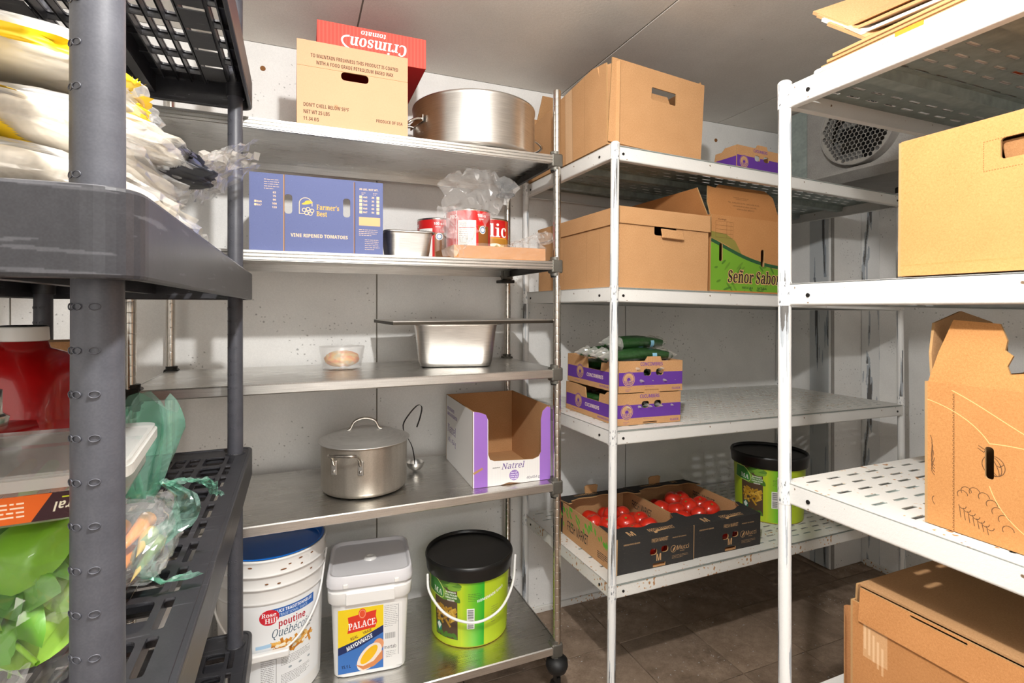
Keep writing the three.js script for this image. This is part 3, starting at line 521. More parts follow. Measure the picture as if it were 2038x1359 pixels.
{
  const t = thing('deep_food_pan', 'deep stainless food pan standing under a loose sheet lid', 'pan', [0.505, MS[2] + 0.001, -1.735], -0.27);
  t.rotation.y = 0.27 * -1;
  gnPan(t, 0.275, 0.19, 0.145, 0.03);
  const l = thing('sheet_lid', 'thin flat stainless sheet lid resting on the deep food pan', 'lid', [0.512, MS[2] + 0.147, -1.672], 0.03);
  part('plate', rbx(0.53, 0.003, 0.325, 0.0014, 0, 0.0105, 0), M.pan, l);
  part('turned_edge', merge([bx(0.53, 0.009, 0.003, 0, 0.0055, 0.161), bx(0.53, 0.009, 0.003, 0, 0.0055, -0.161), bx(0.003, 0.009, 0.32, -0.2635, 0.0055, 0), bx(0.003, 0.009, 0.32, 0.2635, 0.0055, 0)]), M.groove, l);
}
// ---------- fourth steel shelf ----------
{
  const t = thing('lidded_pot', 'stained aluminium pot with lid and riveted loop handles', 'pot', [0.195, MS[3] + 0.001, -1.685]);
  const stain = field(512, (u, v, n) => { const k = n(4, 3) + (0.35 - Math.abs(v - 0.25)) * 0.6 - 0.1, t0 = rnd(-6, 6) + nz(u * 60, v * 4, 2) * 12; return k > 0.13 ? [clamp(150 + t0), clamp(118 + t0), clamp(84 + t0)] : k > 0.03 ? [clamp(172 + t0), clamp(156 + t0), clamp(134 + t0)] : [clamp(188 + t0), clamp(182 + t0), clamp(172 + t0)]; });
  const m = std({ map: tex(stain), metalness: 0.9, roughness: 0.38 });
  part('body', lathe([[0.0001, 0.001], [0.112, 0.001], [0.124, 0.006], [0.129, 0.018], [0.13, 0.145], [0.134, 0.149], [0.134, 0.152], [0.127, 0.152], [0.126, 0.02], [0.0001, 0.008]], 64), m, t);
  const lid = part('lid', lathe([[0.137, 0.15], [0.138, 0.153], [0.122, 0.156], [0.112, 0.163], [0.09, 0.172], [0.05, 0.179], [0.0001, 0.181]], 64), std({ map: tex(steelC, true, [3, 3]), roughness: 0.5, metalness: 0.9 }), t);
  const lh = part('lid_handle', tube([[-0.052, 0.178, 0], [-0.044, 0.182, 0], [-0.03, 0.205, 0], [0, 0.214, 0], [0.03, 0.205, 0], [0.044, 0.182, 0], [0.052, 0.178, 0]], 0.0042, 40), M.chrome, lid); lh.rotation.y = -0.12;
  for (const a of [-0.5, Math.PI - 0.42]) {
    const h = part('handle', tube([[-0.04, 0, 0.003], [-0.04, 0.018, 0.012], [-0.038, 0.033, 0.036], [-0.03, 0.035, 0.044], [0.03, 0.035, 0.044], [0.038, 0.033, 0.036], [0.04, 0.018, 0.012], [0.04, 0, 0.003]], 0.0048, 50), M.chrome, t);
    h.position.set(Math.sin(a) * 0.129, 0.108, Math.cos(a) * 0.129); h.rotation.y = a;
    for (const s of [-1, 1]) { part('rivet_plate', rbx(0.017, 0.042, 0.005, 0.005, s * 0.04, -0.012, -0.001), M.pan, h); for (const y of [-0.002, -0.022]) part('rivet', (() => { const g = new THREE.SphereGeometry(0.0045, 12, 8); g.scale(1, 1, 0.6); g.translate(s * 0.04, y, 0.003); return g; })(), M.chrome, h); }
  }
  const l = thing('ladle', 'bent steel ladle handle sticking out behind the lidded pot', 'ladle', [0.345, MS[3] + 0.001, -1.80]);
  const strip2 = (pts, w) => { const c = new THREE.CatmullRomCurve3(pts.map((p) => new THREE.Vector3(...p)), false, 'centripetal'), q = c.getPoints(30), P = [], I = []; q.forEach((p, i) => { for (const [dx, dn] of [[-w, 0], [w, 0], [w, 0.002], [-w, 0.002]]) P.push(p.x + dn, p.y, p.z + dx); if (i) for (let k = 0; k < 4; k++) { const a = (i - 1) * 4 + k, b = (i - 1) * 4 + (k + 1) % 4; I.push(a, b, a + 4, b, b + 4, a + 4); } }); const g = new THREE.BufferGeometry(); g.setAttribute('position', new THREE.Float32BufferAttribute(P, 3)); g.setIndex(I); g.computeVertexNormals(); return boxUV(g); };
  part('handle', strip2([[0.03, 0.001, 0.02], [0.02, 0.08, 0.01], [-0.01, 0.15, 0], [0.01, 0.19, 0], [0.045, 0.222, 0], [0.055, 0.215, 0], [0.05, 0.18, 0], [0.038, 0.145, 0]], 0.006), M.darkMetal, l);
  part('bowl', (() => { const g = new THREE.SphereGeometry(0.03, 20, 10, 0, 7, Math.PI / 2, Math.PI / 2); g.translate(0.03, 0.031, 0.02); return g; })(), M.panD, l);
}
{
  const w = 0.264, h = 0.238, d = 0.35, WH = '#e9e7e4', PU = '#9b6cc4', DP = '#5a3d86';
  const corr = (x, a, b) => { for (let i = 0; i < 70; i++) rect(x, 'rgba(120,120,130,0.10)', a * i / 70, 0, a / 160, b); };
  const f = print(w, h, 3000, (x) => {
    rect(x, WH, 0, 0, w, h); rect(x, PU, 0, 0, 0.048, h); rect(x, PU, 0.226, 0, 0.038, h); rect(x, '#ddd8e2', 0, 0, 0.004, h); corr(x, w, h);
    text(x, 'Natrel', 0.134, 0.18, 0.026, { f: 'serif', c: DP, w: 'normal', skew: -0.25 }); disc(x, '#7b52ab', 0.137, 0.211, 0.0165); ring(x, '#efeaf4', 0.137, 0.211, 0.0145, 0.0006);
    for (const [s, y] of [['BUTTER', 0.203], ['UNSALTED', 0.2095], ['NON SALÉ', 0.216], ['BEURRE', 0.2222]]) text(x, s, 0.137, y, 0.0052, { c: '#fff' });
    text(x, '40x454 g', 0.203, 0.224, 0.0115, { c: '#4c4658', w: 'normal' }); text(x, '❄ AGROPUR', 0.075, 0.182, 0.0052, { c: '#555' });
    poly(x, '#b08a5c', [[0, 0.19], [0.03, 0.176], [0.034, 0.182], [0.004, 0.196]]); poly(x, '#7a5a3c', [[0.09, h], [0.12, 0.232], [0.16, h]]);
  });
  const side = print(d, h, 1800, (x) => { rect(x, WH, 0, 0, d, h); corr(x, d, h); for (const [s, y] of [['KEEP REFRIGERATED', 0.045], ['GARDER AU RÉFRIGÉRATEUR', 0.064]]) text(x, s, 0.015, y, 0.016, { c: DP, a: 'left', sx: 0.66 }); text(x, 'Natrel', 0.02, 0.115, 0.04, { c: DP, a: 'left', f: 'serif', w: 'normal', skew: -0.2 }); text(x, '40 x 454 g', 0.03, 0.155, 0.024, { c: DP, a: 'left', w: 'normal' }); });
  const inner = kraft(w, h);
  const t = thing('butter_box', 'white and purple butter carton with a cut-away front on the fourth steel shelf', 'box', [0.639, MS[3] + 0.001, -1.705], -0.03);
  const cut = [[0, 0], [w, 0], [w, h * 0.985], [w - 0.012, h], [w - 0.028, h - 0.014], [w - 0.034, h - 0.04], [w - 0.034, 0.092], [w - 0.042, 0.078], [w - 0.062, 0.071], [0.07, 0.078], [0.056, 0.084], [0.05, 0.1], [0.05, h - 0.03], [0.042, h - 0.012], [0.022, h - 0.004], [0, h]];
  carton(t, w, h, d, { front: f, left: side, right: side, plain: print(w, h, 600, (x) => rect(x, WH, 0, 0, w, h)), frontOpt: { outline: cut, back: inner }, backOpt: { back: inner }, leftOpt: { back: inner }, rightOpt: { back: inner } });
  const c = thing('butter_pack', 'dark-striped white card pack lying inside the butter carton', 'pack', [0.57, MS[3] + 0.0065, -1.6], 0.1);
  part('pack', rbx(0.1, 0.03, 0.06, 0.003, 0, 0.0155, 0), M.white, c); part('band', rbx(0.1005, 0.012, 0.0605, 0.002, 0, 0.0255, 0), std({ color: 0x231f33, roughness: 0.6 }), c);
}
// ---------- bottom steel shelf: pails ----------
const fries = (x, cx, cy, w, h, n, cols) => { for (let i = 0; i < n; i++) { x.save(); x.translate(cx + rnd(-w, w), cy + rnd(-h, h)); x.rotate(rnd(-1.3, 1.3)); rect(x, cols[i % cols.length], -0.014, -0.004, 0.028, 0.0075); rect(x, 'rgba(120,70,10,0.35)', -0.014, 0.0025, 0.028, 0.001); x.restore(); } };
{
  const t = thing('sauce_bucket', 'tall white poutine sauce bucket with a torn blue lid', 'bucket', [-0.07, MS[4] + 0.001, -1.685]);
  part('body', lathe([[0.0001, 0.004], [0.128, 0.004], [0.131, 0], [0.134, 0.004], [0.142, 0.285], [0.146, 0.287], [0.146, 0.292], [0.1435, 0.294], [0.1438, 0.325], [0.149, 0.327], [0.149, 0.332], [0.1445, 0.334], [0.145, 0.36], [0.1505, 0.362], [0.1515, 0.367], [0.1465, 0.37], [0.147, 0.398], [0.151, 0.402], [0.151, 0.407], [0.146, 0.408], [0.144, 0.4], [0.14, 0.3], [0.13, 0.01], [0.0001, 0.01]], 72), M.whiteGloss, t);
  part('lid', lathe([[0.1455, 0.4085], [0.143, 0.4105], [0.139, 0.408], [0.135, 0.394], [0.131, 0.391], [0.0001, 0.391]], 64), phy({ color: 0x1d78e0, roughness: 0.3, clearcoat: 0.4 }), t).userData.label = 'glossy blue recessed lid';
  reseed(4);
  for (let i = 0; i < 14; i++) { const a = rnd(-0.8, 1.2), y = [0.388, 0.372, 0.345][i % 3] + rnd(-0.006, 0.006); const g = new THREE.SphereGeometry(0.004, 8, 6); g.scale(rnd(0.6, 2.2), 0.5, 0.25); g.rotateY(a); g.translate(Math.sin(a) * 0.1472, y, Math.cos(a) * 0.1472); part('dried_sauce', g, std({ color: 0x7a4a22, roughness: 0.7 }), t); }
  const lw = 0.25, lh = 0.24, r = 0.1428;
  const lm = print(lw, lh, 2200, (x) => {
    rect(x, '#eef0f1', 0, 0, lw, lh); rect(x, '#2c62b4', 0.09, 0.012, 0.125, 0.026); text(x, 'SAUCE TRADITIONNELLE', 0.15, 0.02, 0.0125, { c: '#fff', sx: 0.78 }); text(x, 'TRADITIONAL SAUCE', 0.15, 0.032, 0.0098, { c: '#cfe0f4', w: 'normal', sx: 0.9 });
    disc(x, '#cf2030', 0.085, 0.033, 0.025, 0.021); text(x, 'Rose', 0.084, 0.026, 0.016, { c: '#fff', f: 'serif' }); text(x, 'Hill', 0.09, 0.042, 0.018, { c: '#fff', f: 'serif' });
    text(x, 'poutine', 0.146, 0.055, 0.026, { c: '#b32836', sx: 0.8 }); text(x, 'Québécoise', 0.152, 0.08, 0.03, { c: '#3b5568', f: 'serif', w: 'normal', skew: -0.3, sx: 0.75 }); text(x, '18 KG', 0.196, 0.096, 0.006, { c: '#333' });
    reseed(21); fries(x, 0.15, 0.122, 0.055, 0.012, 60, ['#d99232', '#e8b052', '#c47a22', '#f0c878']); for (let i = 0; i < 9; i++) disc(x, '#f4ecd8', 0.15 + rnd(-0.045, 0.045), 0.122 + rnd(-0.01, 0.01), 0.006, 0.0045); poly(x, '#a9cbe6', [[0.05, 0.108], [0.09, 0.104], [0.09, 0.114], [0.05, 0.117]]);
    rect(x, '#eef0f1', 0.03, 0.15, 0.2, 0.09); lines(x, '#777', 0.115, 0.152, 0.09, 6, 0.0042); for (let i = 0; i < 3; i++) { disc(x, '#9aa4aa', 0.14 + i * 0.03, 0.186, 0.005, 0.003); } lines(x, '#777', 0.115, 0.2, 0.09, 7, 0.0042);
    rect(x, '#555', 0.062, 0.15, 0.04, 0.001); lines(x, '#666', 0.063, 0.155, 0.036, 16, 0.005); rect(x, '#555', 0.102, 0.15, 0.001, 0.085);
  }, false);
  const a0 = lw / r, lg = new THREE.CylinderGeometry(r, 0.136, lh, 40, 1, true, 0.28 - a0 / 2, a0); part('label', lg, lm, t, [0, 0.162, 0]);
  part('bail', tube([[-0.15, 0.352, 0], [-0.13, 0.25, 0.09], [-0.06, 0.17, 0.142], [0.0, 0.155, 0.152], [0.06, 0.172, 0.142], [0.12, 0.24, 0.095], [0.152, 0.352, 0.0]], 0.003, 60), M.whiteGloss, t);
  const gr = part('grip', rbx(0.1, 0.02, 0.018, 0.005, 0.0, 0.155, 0.153), M.whiteGloss, t);
}
{
  // square mayonnaise pail: lofted rounded squares
  const t = thing('mayonnaise_pail', 'square white mayonnaise pail with a clear lid and yellow label', 'pail', [0.212, MS[4] + 0.001, -1.688], -0.115);
  const loft = (rings, K = 48) => { const P = [], I = []; rings.forEach(([w, y, r]) => { const q = roundRect(w, w, r).getSpacedPoints(K); for (let i = 0; i < K; i++) P.push(q[i].x, y, q[i].y); }); for (let j = 0; j < rings.length - 1; j++) for (let i = 0; i < K; i++) { const a = j * K + i, b = j * K + (i + 1) % K; I.push(a, a + K, b, b, a + K, b + K); } for (const [j, y, f] of [[0, rings[0][1], 0], [rings.length - 1, rings[rings.length - 1][1], 1]]) { const c = P.length / 3; P.push(0, y, 0); for (let i = 0; i < K; i++) f ? I.push(c, j * K + (i + 1) % K, j * K + i) : I.push(c, j * K + i, j * K + (i + 1) % K); } const g = new THREE.BufferGeometry(); g.setAttribute('position', new THREE.Float32BufferAttribute(P, 3)); g.setIndex(I); g.computeVertexNormals(); return g; };
  globalThis.loftSquare = loft;
  const ds = M.whiteGloss.clone(); ds.side = THREE.DoubleSide;
  part('body', loft([[0.2, 0, 0.035], [0.208, 0.004, 0.035], [0.222, 0.2, 0.035], [0.2235, 0.222, 0.035], [0.241, 0.224, 0.04], [0.244, 0.255, 0.04], [0.242, 0.258, 0.04], [0.232, 0.26, 0.04], [0.233, 0.272, 0.04]]), ds, t);
  part('grip_panel', rbx(0.14, 0.036, 0.012, 0.004, 0.0, 0.238, 0.119), M.whiteGloss, t);
  const lid = part('lid', loft([[0.247, 0.27, 0.042], [0.25, 0.272, 0.042], [0.25, 0.286, 0.042], [0.246, 0.29, 0.042], [0.244, 0.302, 0.042], [0.238, 0.305, 0.04], [0.228, 0.304, 0.036], [0.222, 0.296, 0.034], [0.216, 0.295, 0.034]]), (() => { const m = std({ color: 0xe0dfe2, roughness: 0.3 }); m.side = THREE.DoubleSide; return m; })(), t);
  part('boss', lathe([[0.0001, 0.299], [0.007, 0.299], [0.009, 0.302], [0.014, 0.302], [0.018, 0.298], [0.02, 0.295]], 28), M.whiteGloss, lid);
  for (const s of [-0.07, 0.075]) part('tear_tab', rbx(0.014, 0.012, 0.006, 0.002, s, 0.279, 0.126), M.whiteGloss, lid);
  const w = 0.182, h = 0.19;
  const lm = print(w, h, 3000, (x) => {
    x.scale(1, 0.19 / 0.142); rect(x, '#ecebe8', 0, 0, w, h); const Y = '#f2d21c', L = 0.128;
    rect(x, Y, 0, 0, L, h); poly(x, '#3f74bd', [[0, 0.1], [L * 0.4, 0.086], [L, 0.05], [L, 0.142], [0, 0.142]]); poly(x, '#1d2c5e', [[0, 0.083], [L * 0.45, 0.07], [L, 0.046], [L, 0.062], [L * 0.45, 0.088], [0, 0.1]]);
    poly(x, '#dd3a22', [[0.027, 0.018], [0.108, 0.009], [0.106, 0.022], [0.11, 0.036], [0.104, 0.048], [0.026, 0.054], [0.03, 0.036]]); disc(x, '#e5532c', 0.068, 0.014, 0.011, 0.012); ring(x, '#f6d8c0', 0.068, 0.014, 0.0085, 0.0008);
    text(x, 'PALACE', 0.067, 0.037, 0.0205, { c: '#fff', f: 'serif', rot: -0.07, sx: 0.92 }); text(x, 'VRAIE', 0.082, 0.055, 0.009, { c: '#7a4a20', rot: -0.22 }); text(x, 'REAL', 0.045, 0.065, 0.0095, { c: '#7a4a20', rot: -0.24 }); text(x, 'MAYONNAISE', 0.06, 0.077, 0.0135, { c: '#fff', rot: -0.27, sx: 0.86 });
    disc(x, '#e9a070', 0.113, 0.09, 0.017, 0.014, -0.6); x.beginPath(); x.ellipse(0.088, 0.113, 0.04, 0.023, -0.6, 0, 7); x.fillStyle = '#f2e3d4'; x.fill(); disc(x, '#f3bd17', 0.087, 0.108, 0.029, 0.012, -0.62); poly(x, '#d98b55', [[0.048, 0.126], [0.07, 0.132], [0.1, 0.124], [0.126, 0.102], [0.126, 0.122], [0.1, 0.136], [0.07, 0.14]]);
    text(x, '15.1 L', 0.022, 0.127, 0.0098, { c: '#10203c' });
    lines(x, '#888', 0.131, 0.004, 0.04, 12, 0.0042, 0.0009); rect(x, '#666', 0.171, 0.003, 0.0012, 0.115); for (let i = 0; i < 16; i++) rect(x, '#666', 0.134 + i * 0.0018, 0.066, i % 3 ? 0.0006 : 0.001, 0.013); text(x, 'martab', 0.148, 0.098, 0.011, { c: '#333', w: 'normal' }); lines(x, '#888', 0.136, 0.108, 0.03, 4, 0.004, 0.0009);
  }, false);
  const lg = part('label', bx(w, h, 0.001), [M.white, M.white, M.white, M.white, lm, M.white], t, [0.0, 0.109, 0.1085]); const q = new THREE.BoxGeometry(w, h, 0.001); lg.geometry = q; lg.rotation.x = 0.036;
}
function picklePail(label, w2) {
  const t = thing('pickle_pail', label, 'pail');
  const r = 0.1345, h = 0.215, W = 2 * Math.PI * r;
  const lm = picklePail.lm ??= print(W, h, 1500, (x) => {
    const G = '#b9d22a'; rect(x, G, 0, 0, W, h);
    for (const o of [0, W / 2]) {
      const gr = x.createLinearGradient(o + 0.225, 0, o + 0.30, 0); gr.addColorStop(0, '#c3d62a'); gr.addColorStop(1, '#2fae2c'); x.fillStyle = gr; x.fillRect(o + 0.225, 0, 0.078, h);
      rect(x, '#5a4636', o + 0.122, 0, 0.092, h - 0.02); reseed(33); for (let i = 0; i < 12; i++) { x.save(); x.translate(o + 0.15 + rnd(0, 0.06), rnd(0.005, 0.07)); x.rotate(rnd(-0.5, 0.9)); disc(x, ['#5f8f33', '#7fae3f', '#4b7a2c'][i % 3], 0, 0, 0.024, 0.0085); x.restore(); }
      fries(x, o + 0.17, 0.125, 0.035, 0.028, 34, ['#c79a34', '#d9b04a', '#b3862a']); for (let i = 0; i < 5; i++) disc(x, '#4f7f2c', o + 0.135 + i * 0.017, 0.185, 0.012, 0.007, i);
      x.beginPath(); x.moveTo(o + 0.09, 0.012); x.lineTo(o + 0.135, 0.012); x.quadraticCurveTo(o + 0.168, 0.03, o + 0.165, 0.055); x.quadraticCurveTo(o + 0.163, 0.07, o + 0.15, 0.068); x.lineTo(o + 0.08, 0.062); x.closePath(); x.fillStyle = '#3f8a3a'; x.fill(); x.lineWidth = 0.003; x.strokeStyle = '#cfe07a'; x.stroke();
      text(x, 'MA', o + 0.138, 0.05, 0.024, { c: '#f3f3ee', f: 'serif', rot: 0.12 });
      ['HOMEMADE', 'STYLE PICKLES', 'CORNICHONS', 'MAISON'].forEach((s, i) => text(x, s, o + 0.191, 0.044 + i * 0.0085, 0.0066, { c: '#fff' }));
      disc(x, '#2a8a68', o + 0.14, 0.165, 0.012, 0.017); poly(x, '#eef5ee', [[o + 0.13, 0.16], [o + 0.14, 0.15], [o + 0.15, 0.16], [o + 0.14, 0.178]]); lines(x, '#333', o + 0.25, 0.045, 0.045, 5, 0.0055, 0.001);
      rect(x, '#f2f2f0', o + 0.245, 0.092, 0.025, 0.066); for (let i = 0; i < 22; i++) rect(x, '#222', o + 0.248, 0.096 + i * 0.0026 + (i > 11 ? 0.003 : 0), 0.019, i % 3 ? 0.0009 : 0.0016);
      lines(x, '#556', o + 0.33, 0.1, 0.03, 8, 0.007); text(x, 'HOMEMADE STYLE', o + 0.33, 0.06, 0.012, { c: '#eef', rot: -0.2 });
    }
  }, false); lm.roughness = 0.35;
  part('label', new THREE.CylinderGeometry(r + 0.0012, r - 0.0068, h, 64, 1, true, Math.PI, Math.PI * 2), lm, t, [0, 0.004 + h / 2, 0]);
  part('body', lathe([[0.0001, 0.003], [0.122, 0.003], [0.126, 0], [0.1275, 0.004], [0.1345, 0.218], [0.1345, 0.24], [0.13, 0.24], [0.124, 0.01], [0.0001, 0.008]], 64), std({ color: 0xd3c733, roughness: 0.4 }), t);
  const lid = part('lid', lathe([[0.1385, 0.212], [0.144, 0.214], [0.1475, 0.246], [0.149, 0.25], [0.149, 0.256], [0.146, 0.262], [0.143, 0.262], [0.1405, 0.254], [0.139, 0.251], [0.0001, 0.2515]], 72), phy({ color: 0x161616, roughness: 0.36 }), t); lid.userData.label = 'black press-on lid';
  if (w2) part('bail', tube([[-0.15, 0.21, 0.02], [-0.152, 0.17, 0.05], [-0.11, 0.118, 0.115], [-0.03, 0.1, 0.158], [0.05, 0.12, 0.156], [0.11, 0.17, 0.12], [0.15, 0.232, 0.05]], 0.0042, 70), M.whiteGloss, t).userData.label = 'white wire bail handle';
  return t;
}
{ const p = picklePail('green pickle pail with white bail handle on the bottom steel shelf', true); p.position.set(0.545, MS[4] + 0.001, -1.705); p.rotation.y = 0.95; p.children.find((c) => c.name === 'bail').rotation.y = -0.95; }
{ const p = picklePail('green pickle pail with black lid behind the tomato cartons on the white rack', false); on2(p, 3, 0.952, 0.24, 0.52); }
{ const t = thing('white_bucket', 'plain white bucket half hidden behind the black plastic shelving', 'bucket', [-0.305, MS[4] + 0.001, -1.76]);
  part('body', lathe([[0.0001, 0.004], [0.07, 0.004], [0.076, 0.3], [0.08, 0.302], [0.08, 0.31], [0.074, 0.312], [0.068, 0.01], [0.0001, 0.008]], 48), M.whiteGloss, t); part('bail', tube([[-0.08, 0.28, 0], [-0.05, 0.17, 0.065], [0, 0.14, 0.083], [0.05, 0.17, 0.065], [0.08, 0.28, 0]], 0.002, 40), M.whiteGloss, t); }

// ---------- far-wall white rack, top shelf ----------
const seamLine = (x, a, b, w, h, c = 'rgba(110,75,40,0.5)') => rect(x, c, a, b, w, h);
{
  const w = 0.372, h = 0.262, d = 0.56;
  const f = print(w, h, 1600, (x) => { for (let i = 0; i < 3; i++) seamLine(x, 0.05 + i * 0.11, 0.01, 0.0006, h, 'rgba(110,75,40,0.12)'); });
  const side = print(d, h, 1000, (x) => { rect(x, 'rgba(255,240,220,0.25)', 0.3, 0, 0.05, h); seamLine(x, 0.3, 0, 0.0015, h); seamLine(x, 0.35, 0, 0.0015, h); seamLine(x, 0.43, 0, 0.001, h); });
  const t = thing('cardboard_box', 'large plain brown carton with a hand hole on top of the far-wall rack', 'box'); on2(t, 0, 0.195, 0.31, 0.0, 0.009);
  carton(t, w, h, d, { front: f, left: side, frontOpt: { holes: [[0.205, 0.185, 0.1, 0.04, 0.006]], rz: -0.045 }, leftOpt: { rx: 0.03, outline: [[0, 0], [d - 0.008, 0], [d - 0.008, h - 0.012], [d - 0.09, h], [0, h - 0.05]] } });
  sheet('corner_flap', t, 0.075, h - 0.004, kraft(0.1, 0.2), [-w / 2 + 0.012, 0.002, d / 2 - 0.02], -0.9, { outline: [[0.06, 0], [0.075, 0], [0.075, h - 0.004], [0, h - 0.012]] });
  part('hand_flap', bx(0.096, 0.036, 0.004), M.kraft, t, [0.012, 0.181, d / 2 - 0.018], [-0.45, 0, -0.045]);
  sheet('top_flap', t, w * 0.9, 0.1, kraft(w, 0.1), [0.01, h - 0.01, -d / 2 + 0.01], 0, { rx: 0.5 });
}
const sunset = (x, cx, cy, r, c, word = true) => {
  ring(x, c, cx, cy, r, r * 0.1); x.save(); x.beginPath(); x.arc(cx, cy, r * 0.85, 0, 7); x.clip(); disc(x, c, cx, cy + r * 0.1, r * 0.34);
  for (let i = 0; i < 13; i++) { const a = Math.PI + i / 12 * Math.PI; poly(x, c, [[cx + Math.cos(a - 0.05) * r * 0.42, cy + r * 0.1 + Math.sin(a - 0.05) * r * 0.42], [cx + Math.cos(a) * r * 0.72, cy + r * 0.1 + Math.sin(a) * r * 0.72], [cx + Math.cos(a + 0.05) * r * 0.42, cy + r * 0.1 + Math.sin(a + 0.05) * r * 0.42]]); } x.restore();
  if (word) text(x, 'SUNSET', cx, cy + r * 0.42, r * 0.62, { c, sx: 0.85, stroke: '#5b2f8c', sw: 10 }); for (let i = 0; i < 3; i++) rect(x, c, cx - r * (0.5 - i * 0.12), cy + r * (0.68 + i * 0.09), r * (1 - i * 0.24), r * 0.03);
};
const PURP = '#5f3193';
const cukeFront = (w, h, word) => print(w, h, 2800, (x) => {
  rect(x, PURP, 0, h * 0.36, w, h * 0.42); x.clearRect; text(x, word, w * 0.5, h * 0.1, h * 0.15, { c: PURP, w: 'normal', sx: 0.9, stroke: PURP, sw: 4 }); disc(x, '#c49a6a', w * 0.15, h * 0.58, h * 0.24); ring(x, PURP, w * 0.15, h * 0.58, h * 0.235, 0.0014); sunset(x, w * 0.15, h * 0.57, h * 0.2, PURP, false); text(x, 'SUNSET', w * 0.15, h * 0.67, h * 0.12, { c: PURP, sx: 0.86, stroke: '#c49a6a', sw: 12 });
  text(x, 'FLAVOR', w * 0.9, h * 0.91, h * 0.1, { c: PURP, w: 'normal', stroke: PURP, sw: 3 }); lines(x, PURP, w * 0.4, h * 0.82, w * 0.25, 1, 0.004, 0.0008); lines(x, PURP, w * 0.1, h * 0.9, w * 0.1, 2, 0.004, 0.0009);
});
const cukeSide = (w, h, word, sub) => print(w, h, 2200, (x) => {
  rect(x, PURP, 0, h * 0.4, w, h * 0.42); disc(x, '#c49a6a', w * 0.27, h * 0.56, h * 0.25, h * 0.25); ring(x, PURP, w * 0.27, h * 0.56, h * 0.24, 0.0014); sunset(x, w * 0.27, h * 0.55, h * 0.2, PURP, false); text(x, 'SUNSET', w * 0.27, h * 0.66, h * 0.12, { c: PURP, sx: 0.86, stroke: '#c49a6a', sw: 12 });
  text(x, word, w * 0.41, h * 0.62, h * 0.17, { c: '#e8d6c4', a: 'left', sx: 0.9 }); text(x, sub, w * 0.66, h * 0.9, h * 0.09, { c: PURP, a: 'left' }); lines(x, PURP, w * 0.14, h * 0.9, w * 0.2, 1, 0.004, 0.0014);
});
function cukeBox(label, word, sub) {
  const w = 0.25, h = 0.1, d = 0.33, t = thing('cucumber_carton', label, 'box');
  const cutSide = [[0, 0], [d - 0.008, 0], [d - 0.008, h], [d - 0.06, h], [d - 0.075, h * 0.88], [d - 0.105, h * 0.88], [d - 0.11, h * 0.6], [d * 0.42, h * 0.6], [d * 0.4, h * 0.95], [d * 0.2, h], [0, h]];
  const front = [[0, 0], [w * 0.4, 0], [w * 0.4, 0.008], [w * 0.62, 0.008], [w * 0.62, 0], [w, 0], [w, h], [w * 0.66, h], [w * 0.64, h + 0.014], [w * 0.44, h + 0.014], [w * 0.4, h], [0, h]];
  carton(t, w, h, d, { front: cukeFront(w, h, word), left: cukeSide(d - 0.008, h, word, sub), frontOpt: { outline: front, holes: [[w * 0.435, h * 0.63, 0.03, 0.022], [w * 0.63, h * 0.64, 0.03, 0.022]] }, leftOpt: { outline: cutSide }, backOpt: { outline: front.map(([a, b]) => [w - a, b]).reverse() } });
  return t;
}
on2(cukeBox('purple-banded cucumber carton on a tilt behind the large brown carton', 'CUCUMBERS', 'GREENHOUSE GROWN'), 0, 0.745, 0.275, 0.04, 0.02);
// ---------- second shelf: banker's box and green-printed box ----------
{
  const w = 0.36, h = 0.2, d = 0.545, lid = 0.052;
  const t = thing('archive_box', 'brown archive box with a lift-off lid on the far-wall rack', 'box'); on2(t, 1, 0.222, 0.293, -0.005);
  const f = print(w, h, 1200, (x) => { for (let i = 0; i < 20; i++) seamLine(x, 0.001, i * 0.01, 0.001, 0.005); });
  carton(t, w, h + 0.02, d, { front: f, left: print(d, h + 0.02, 900, (x) => { seamLine(x, 0.36, 0, 0.001, h); seamLine(x, 0.2, 0, 0.001, h); seamLine(x, 0.44, 0, 0.0008, h); }), frontOpt: { holes: [[w * 0.5, h * 0.93, 0.09, 0.03, 0.008]] } });
  const L = sheet('lid_front', t, w + 0.012, lid, kraft(w, lid), [0, h - 0.002, d / 2 + 0.006], 0, { rz: -0.004 });
  sheet('lid_side', t, d + 0.012, lid, kraft(d, lid), [-w / 2 - 0.006, h - 0.002, 0], -Math.PI / 2); sheet('lid_side', t, d + 0.012, lid, kraft(d, lid), [w / 2 + 0.006, h - 0.002, 0], Math.PI / 2); sheet('lid_back', t, w + 0.012, lid, kraft(w, lid), [0, h - 0.002, -d / 2 - 0.006], Math.PI);
  part('lid_top', bx(w + 0.011, 0.004, d + 0.011, 0, h + lid - 0.003, 0), M.kraft, t);
  part('hand_tab', rbx(0.088, 0.032, 0.006, 0.003), M.kraft, t, [0.022, h * 0.885, d / 2 + 0.008], [-0.3, 0, -0.03]);
}
